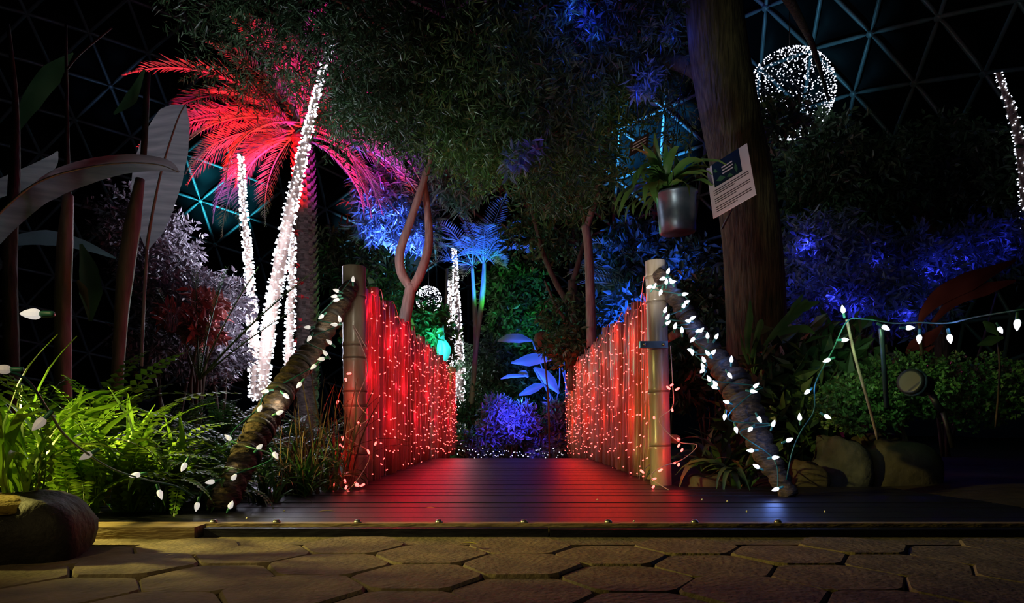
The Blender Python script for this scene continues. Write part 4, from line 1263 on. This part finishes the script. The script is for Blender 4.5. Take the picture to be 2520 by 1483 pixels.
shrub('shrub', gnd(1060, 10), 'teal-lit shrub under the small light ball', [px_blob(1050, 800, 10.2, 70, 40, .4, 200), px_blob(1060, 850, 10.2, 50, 40, .4, 130)], (.12, .03), (.18, 6), LEAF, 307)
tealp = empty('broad_leaf_plant', gnd(1055, 9.5), 'teal-lit pointed leaves rising behind the left fence', 'plant')
for i, pts_ in enumerate((((1075, 900), (1055, 860), (1022, 828)), ((1080, 900), (1085, 850), (1090, 800)), ((1065, 900), (1060, 870), (1040, 840)), ((1085, 905), (1100, 860), (1080, 820)))):
    path_leaf('leaf', [P(x, y, 9.8) for x, y in pts_], pxs([3, 10, 2], 9.8), pxs([3, 10, 2], 9.8), LEAFB, tealp, .3, .2, 12)
gsp = empty('broad_leaf_plant', gnd(960, 7.8), 'few bright green lit leaves behind the left fence', 'plant')
for i, pts_ in enumerate((((940, 755), (955, 765), (968, 775)), ((1005, 790), (1012, 815), (1018, 830)), ((1003, 775), (1010, 790), (1020, 800)), ((905, 682), (912, 690), (922, 694)))):
    path_leaf('leaf', [P(x, y, 7.9) for x, y in pts_], pxs([2, 8, 1], 7.9), pxs([2, 7, 1], 7.9), LEAF, gsp, .3, .2, 10)
MB().tube(smooth_path([P(960, 900, 8.0), P(965, 820, 8), P(950, 760, 7.95)], 4), .008, 6).build('stem', BARKD, gsp)

# --- right-hand planting
shrub('shrub', gnd(1640, 9.6), 'dark blue-lit shrub behind the right fence', [px_blob(1560, 640, 9.6, 110, 90, .6, 420), px_blob(1680, 700, 9.2, 90, 90, .6, 360), px_blob(1540, 800, 8.8, 90, 70, .5, 260)], (.14, .028), (.24, 7), LEAFB, 311)
shrub('shrub', gnd(1745, 6.4), 'dark shrub between right post and massive trunk', [px_blob(1720, 780, 5.9, 70, 90, .4, 260), px_blob(1700, 900, 5.4, 70, 70, .4, 240)], (.10, .022), (.2, 7), LEAFD, 312)
shrub('shrub', gnd(2060, 6.8), 'blue-speckled shrub right of the massive trunk', [px_blob(2020, 620, 6.8, 110, 70, .5, 420), px_blob(2080, 740, 6.4, 130, 60, .5, 420)], (.095, .017), (.2, 7), LEAFB, 313, droop=.1)
shrub('shrub', gnd(2330, 6.8), 'blue-speckled shrub further right below the dark tree', [px_blob(2270, 650, 6.8, 130, 60, .5, 420), px_blob(2440, 610, 6.8, 100, 60, .5, 260), px_blob(2230, 750, 6.4, 90, 50, .4, 260)], (.095, .017), (.2, 7), LEAFB, 314, droop=.1)
tree('dark_tree', 'dark leafy tree filling the right side below the light ball',
     [([P(2330, 1000, 7.6), P(2310, 700, 7.6), P(2290, 500, 7.6), P(2250, 350, 7.6)], [.09, .08, .07, .04]), ([P(2295, 540, 7.6), P(2150, 430, 7.6), P(2020, 380, 7.4)], [.04, .03, .015])],
     BARKD, [px_blob(2080, 450, 7.6, 170, 100, .6, 700), px_blob(2320, 430, 7.6, 190, 120, .6, 700), px_blob(2010, 340, 7.2, 90, 40, .4, 120), px_blob(1922, 298, 6.3, 30, 22, .12, 60)], (.10, .02), (.22, 7), LEAFD, 315)
shrub('boxleaf_shrub', gnd(2200, 3.5), 'low dense shrub with small round green leaves above the rocks', [px_blob(2110, 1000, 3.3, 110, 65, .18, 520), px_blob(2230, 950, 3.5, 120, 75, .2, 620), px_blob(2400, 960, 3.6, 150, 90, .25, 700)], (.020, .009), (.05, 8), LEAF, 316, droop=.0)
shrub('shrub', gnd(1960, 3.9), 'dark broad-leaved undergrowth behind the right handrail', [px_blob(1930, 1000, 3.9, 110, 90, .3, 200), px_blob(2010, 900, 4.2, 90, 70, .3, 160)], (.15, .035), (.2, 5), LEAFD, 317)
st = [blade(.55, .020, arc, LEAFD, 'leaf', 9, .2, [.6, .9, 1, 1, .9, .7, .4, .06], .4, seed=i) for i, arc in enumerate(((85, -20), (75, -70), (65, -95)))]
st2 = [blade(.5, .016, arc, TWIGR, 'leaf', 9, .2, [.6, .9, 1, 1, .9, .7, .4, .06], .6, seed=i) for i, arc in enumerate(((80, -60), (65, -95)))]
rosette('strap_leaf_plant', gnd(1765, 3.5), 'dark strap-leaved plant arching between right post and handrail', st + st2[:1], 34, (.7, 1.1), 120, 'plant', part='leaf', tilt=(-5, 30))
rosette('strap_leaf_plant', gnd(1830, 3.3), 'dark strap-leaved plant under the right handrail', st + st2, 24, (.5, .85), 121, 'plant', part='leaf', tilt=(-5, 30))
sg = empty('staghorn_fern', gnd(1880, 3.9), 'green lobed leaves in front of the massive trunk foot', 'fern')
for i, (pts_, wl, wr) in enumerate(((((1840, 870), (1842, 820), (1845, 780), (1846, 738)), [4, 8, 10, 2], [4, 10, 8, 2]), (((1850, 880), (1862, 830), (1872, 795), (1874, 785)), [4, 8, 9, 3], [4, 7, 8, 3]),
                                    (((1880, 850), (1915, 810), (1955, 770), (1990, 740)), [3, 8, 15, 10], [3, 9, 13, 8]), (((1955, 770), (1985, 752), (2016, 742)), [6, 12, 2], [6, 10, 2]), (((1945, 775), (1958, 750), (1976, 724)), [6, 10, 2], [6, 8, 2]),
                                    (((1885, 840), (1930, 815), (1980, 808), (2005, 820)), [3, 8, 10, 2], [3, 9, 10, 2]), (((1845, 900), (1830, 860), (1822, 822)), [3, 5, 1], [3, 5, 1]))):
    path_leaf('leaf', [P(x, y, 3.75) for x, y in pts_], pxs(wl, 3.75), pxs(wr, 3.75), FERN2, sg, .3, .2, 15)
for x0, y0 in ((1842, 860), (1860, 860), (1890, 845)):
    MB().tube(smooth_path([P(x0, y0, 3.76), P(1852, 930, 3.78), P(1838, 985, 3.8)], 5), .006, 6).build('stalk', FERN2, sg)
mr2 = empty('maroon_leaf_plant', gnd(2300, 3.7), 'dark red cordyline-like leaves arching at the far right', 'plant')
for i, (pts_, w_) in enumerate(((((2262, 800), (2278, 765), (2320, 725), (2390, 690), (2500, 640)), [4, 12, 22, 24, 3]), (((2290, 800), (2350, 740), (2430, 710), (2500, 690)), [4, 14, 16, 3]), (((2230, 870), (2250, 850), (2290, 830), (2320, 800)), [3, 14, 16, 3]), (((2240, 880), (2265, 870), (2300, 850)), [3, 10, 2]))):
    path_leaf('leaf', [P(x, y, 3.6 + .03 * i) for x, y in pts_], pxs(w_, 3.6), pxs(w_, 3.6), MAROON, mr2, .3, .2, 16)
MB().tube(smooth_path([P(2262, 800, 3.6), P(2270, 880, 3.65), P(2290, 960, 3.7)], 5), .008, 6).build('stem', BARKD, mr2)
gl = empty('broad_leaf_plant', gnd(2450, 2.9), 'pair of green leaves at the right edge below the bulb cord', 'plant')
for pts_ in (((2420, 790), (2440, 805), (2458, 825)), ((2470, 830), (2440, 838), (2405, 850))):
    path_leaf('leaf', [P(x, y, 2.7) for x, y in pts_], pxs([3, 14, 2], 2.7), pxs([3, 12, 2], 2.7), FERN2, gl, .3, .2, 12)
MB().tube(smooth_path([P(2455, 830, 2.71), P(2460, 920, 2.75), P(2450, 1050, 2.85)], 5), .004, 6).build('stem', BARKD, gl)

# stakes and spotlight in the right bed
sk = tag(MB().tube(smooth_path([P(2084, 786, 2.56), P(2105, 880, 2.6), P(2138, 995, 2.65), P(2160, 1080, 2.7)], 4), .0055, 7).build('cane', STRAW), 'thin leaning bamboo cane holding up the bulb cord', 'cane')
sk = tag(MB().tube([P(2168, 808, 2.5), P(2172, 860, 2.55), P(2182, 1000, 2.65)], .009, 7).build('stake', METAL), 'grey metal stake under the bulb cord right of the cane', 'stake')
so = empty('spotlight', P(2325, 1095, 2.9), 'small black garden spotlight on a stake in the right bed', 'spotlight')
ax = (P(2315, 955, 2.95) - P(2238, 930, 2.8)).normalized()
m = Matrix.Translation(P(2238, 938, 2.8)) @ ax.to_track_quat('Z', 'Y').to_matrix().to_4x4()
MB().lathe([(.040, .0), (.052, .0), (.052, .02), (.046, .03), (.044, .12), (.03, .15), (.012, .155)], 16, m).build('housing', BLACKP, so)
MB().lathe([(.050, .026), (.056, .028), (.056, .036), (.050, .038)], 16, m, False).build('collar', METAL, so)
MB().tube([P(2290, 965, 2.88), P(2305, 995, 2.88), P(2318, 1010, 2.88)], .014, 8).build('knuckle', BLACKP, so)
MB().tube([P(2318, 1005, 2.88), P(2345, 1100, 2.9)], .010, 8).build('stake', BLACKP, so)

# --- information sign, dark placard, hanging basket
tl = P(1738, 415, 4.05)
tl = P(1738, 415, 4.1)
wv, hv = P(1838, 352, 3.92) - tl, P(1755, 537, 3.92) - tl
nv = wv.cross(hv).normalized()
if nv.y > 0: nv = -nv
sg = empty('sign', tl + wv * .5 + hv, 'tilted white plant information sign in front of the massive trunk', 'sign')


def sq(u0, v0, u1, v1, lift, name, m_, th=.002):
    c = [tl + wv * u + hv * v for u, v in ((u0, v0), (u1, v0), (u1, v1), (u0, v1))]
    a_ = [p + nv * lift for p in c]
    b_ = [p + nv * (lift - th) for p in c]
    return MB().add(a_ + b_, [(0, 1, 2, 3), (7, 6, 5, 4), (0, 4, 5, 1), (1, 5, 6, 2), (2, 6, 7, 3), (3, 7, 4, 0)]).build(name, m_, sg, False)


sq(0, 0, 1, 1, 0, 'board', PAPER, .006)
sq(.14, -.0, .80, .46, .002, 'photo', PHOTO)
for v in (.16, .22, .28): sq(.36, v, .62, v + .022, .0032, 'text_line', PAPER, .001)
for (u0, v0, u1, v1) in ((.20, .30, .42, .42), (.45, .36, .60, .44), (.64, .22, .72, .44), (.16, .12, .26, .2)):
    c = [tl + wv * u + hv * v + nv * .0034 for u, v in ((u0, (v0 + v1) / 2), ((u0 + u1) / 2, v0), (u1, (v0 + v1) / 2 + .03), ((u0 + u1) / 2, v1))]
    MB().add(c, [(0, 1, 2, 3)]).build('picture_leaf', SIGNG, sg, False)
for i in range(11):
    v = .52 + i * .040
    if i in (3, 7): continue
    sq(.10, v, .93 if i not in (2, 6, 10) else .6, v + .013, .0022, 'text_line', INK, .001)
MB().tube([tl + wv * .5 + hv * .98 + Vector((0, .012, 0)), tl + wv * .5 + hv * 1.0 + Vector((.04, .35, -.02))], .008, 6).build('bracket', BLACKP, sg)
dp = empty('placard', P(1572, 372, 4.5), 'small dark placard with pale lettering above the hanging basket', 'sign')
q0, qw, qh = P(1552, 352, 4.5), Vector((48 * 4.5 / F, .02, 30 * 4.5 / F)), Vector((-.012, 0, -34 * 4.5 / F))
c = [q0, q0 + qw, q0 + qw + qh, q0 + qh]
MB().add(c + [p + Vector((0, .008, 0)) for p in c], [(0, 1, 2, 3), (7, 6, 5, 4), (0, 4, 5, 1), (1, 5, 6, 2), (2, 6, 7, 3), (3, 7, 4, 0)]).build('board', SIGNB, dp, False)
for v in (.2, .42, .64):
    a_ = [q0 + qw * u + qh * vv - Vector((0, .003, 0)) for u, vv in ((.14, v), (.86, v), (.86, v + .08), (.14, v + .08))]
    MB().add(a_, [(0, 1, 2, 3)]).build('text_line', PAPER, dp, False)
MB().tube([q0 + qw * .5 + Vector((0, .005, 0)), q0 + qw * .5 + Vector((.02, .3, .5))], .003, 5).build('hanging_wire', BLACKP, dp)

bc = P(1668, 575, 4.0)
hb = empty('hanging_basket', bc, 'metal hanging pot with trailing green leaves left of the sign', 'hanging plant')
R_ = 50 * 4.0 / F
MB().lathe([(R_ * .80, 0), (R_ * .88, .008), (R_ * .92, .10), (R_ * .97, .215), (R_ * 1.05, .222), (R_ * 1.05, .235), (R_ * .92, .235), (R_ * .86, .20), (.01, .19)], 28, Matrix.Translation(bc) @ Euler((.05, -.06, 0)).to_matrix().to_4x4()).build('pot', METAL, hb)
for a in (0, 2.1, 4.2):
    MB().tube([bc + Vector((math.cos(a) * R_, math.sin(a) * R_, .23)), bc + Vector((.02, 0, .85))], .0025, 5).build('hanger_wire', BLACKP, hb)
MB().tube([bc + Vector((.02, 0, .85)), P(1690, 160, 5.0)], .003, 5).build('hanger_wire', BLACKP, hb)
hm = [blade(.30, .019, arc, FERN2, 'leaf', 8, .2, [.4, .8, 1, 1, .9, .6, .1], .5, wave=.15, seed=i) for i, arc in enumerate(((75, -40), (60, -85), (85, 20), (40, -90)))]
for i in range(84):
    a = rr.uniform(0, 6.28)
    if i % 3: a = rr.uniform(.3, 2.8)
    obj('leaf', rr.choice(hm), hb, Matrix.Translation(bc + Vector((-.03 + math.cos(a) * .05, math.sin(a) * .05, .20 + rr.uniform(0, .04)))) @ Euler((rr.uniform(-.3, .4), rr.uniform(-.3, .3), a)).to_matrix().to_4x4() @ Matrix.Scale(rr.uniform(.6, 1.5), 4))

# dried red flower head, fairy lights along the end of the deck, fallen bits
fl = empty('dried_flower', P(1352, 1165, 8.6), 'round dark red dried flower head at the end of the bridge', 'flower')
fc = P(1335, 836, 8.6)
MB().lathe([(.01, -.11), (.07, -.095), (.105, -.04), (.112, .02), (.09, .075), (.04, .105), (.005, .11)], 14, Matrix.Translation(fc)).build('flower_head', REDBALL, fl)
MB().tube(smooth_path([fc + Vector((0, 0, -.1)), P(1342, 900, 8.6), P(1350, 1000, 8.6), P(1352, 1165, 8.6)], 5), .012, 6).build('stalk', BARKD, fl)
fy = empty('string_lights', P(1260, 1120, 8.9), 'tiny white fairy lights along the far end of the boardwalk', 'string lights')
mb = MB()
rq = random.Random(77)
fpts = []
for i in range(64):
    x = 1125 + i * 4.2
    y = 1118 + rq.uniform(-9, 9) - (22 * abs((x - 1260) / 140) ** 2 * rq.random())
    p = P(x, y, 8.9 + rq.uniform(0, .2))
    fpts.append(p)
    capsule(mb, p, rdir(rq), .016, .006)
tag(mb.build('lamp_cluster', G_WHITE2, fy, False), 'tiny glowing white lamps', kind='stuff')
MB().tube(fpts, .003, 4, False).build('wire', CORDG, fy)
FB = (('narrow yellow fallen leaf on the boardwalk in front of the left fence', 782, 1262, 10, .055), ('curled pale fallen leaf in the middle of the boardwalk', 1042, 1253, -8, .05),
      ('small green fallen leaf by the timber edging', 990, 1288, -30, .022), ('thin dry fallen leaf on the paving below the edging', 1135, 1328, -25, .05), ('small pale fallen leaf on the left paving', 408, 1358, 60, .022))
for i, (lab, x, y, a, L) in enumerate(FB):
    dd = CAMH * F / (y - HY)
    me = blade(L, L * .13, (6, -6), YLEAF, 'fallen_leaf', 6, .4, [.1, .7, 1, .8, .4, .05])
    o = obj('fallen_leaf', me, None, Matrix.Translation(((x - 1260) * dd / F, dd, .004 if dd > 1.985 else -.008)) @ Euler((0, 0, math.radians(a - 90))).to_matrix().to_4x4())
    tag(o, lab, 'leaf')
pm = MB().lathe([(.0005, -.003), (.003, -.002), (.004, 0), (.003, .002), (.0005, .003)], 7).mesh('petal', PETAL)
for i, (x, y) in enumerate(((700, 1260), (608, 1279), (528, 1284), (1470, 1232), (1728, 1232), (1838, 1262), (1560, 1286), (2030, 1262), (1790, 1236))):
    dd = CAMH * F / (y - HY)
    o = obj('petal', pm, None, Matrix.Translation(((x - 1260) * dd / F, dd, .005)) @ Euler((i, i * 2, 0)).to_matrix().to_4x4())
    tag(o, 'tiny white petal scrap lying on the dark boardwalk', 'petal', 'white petal scraps on the boardwalk')
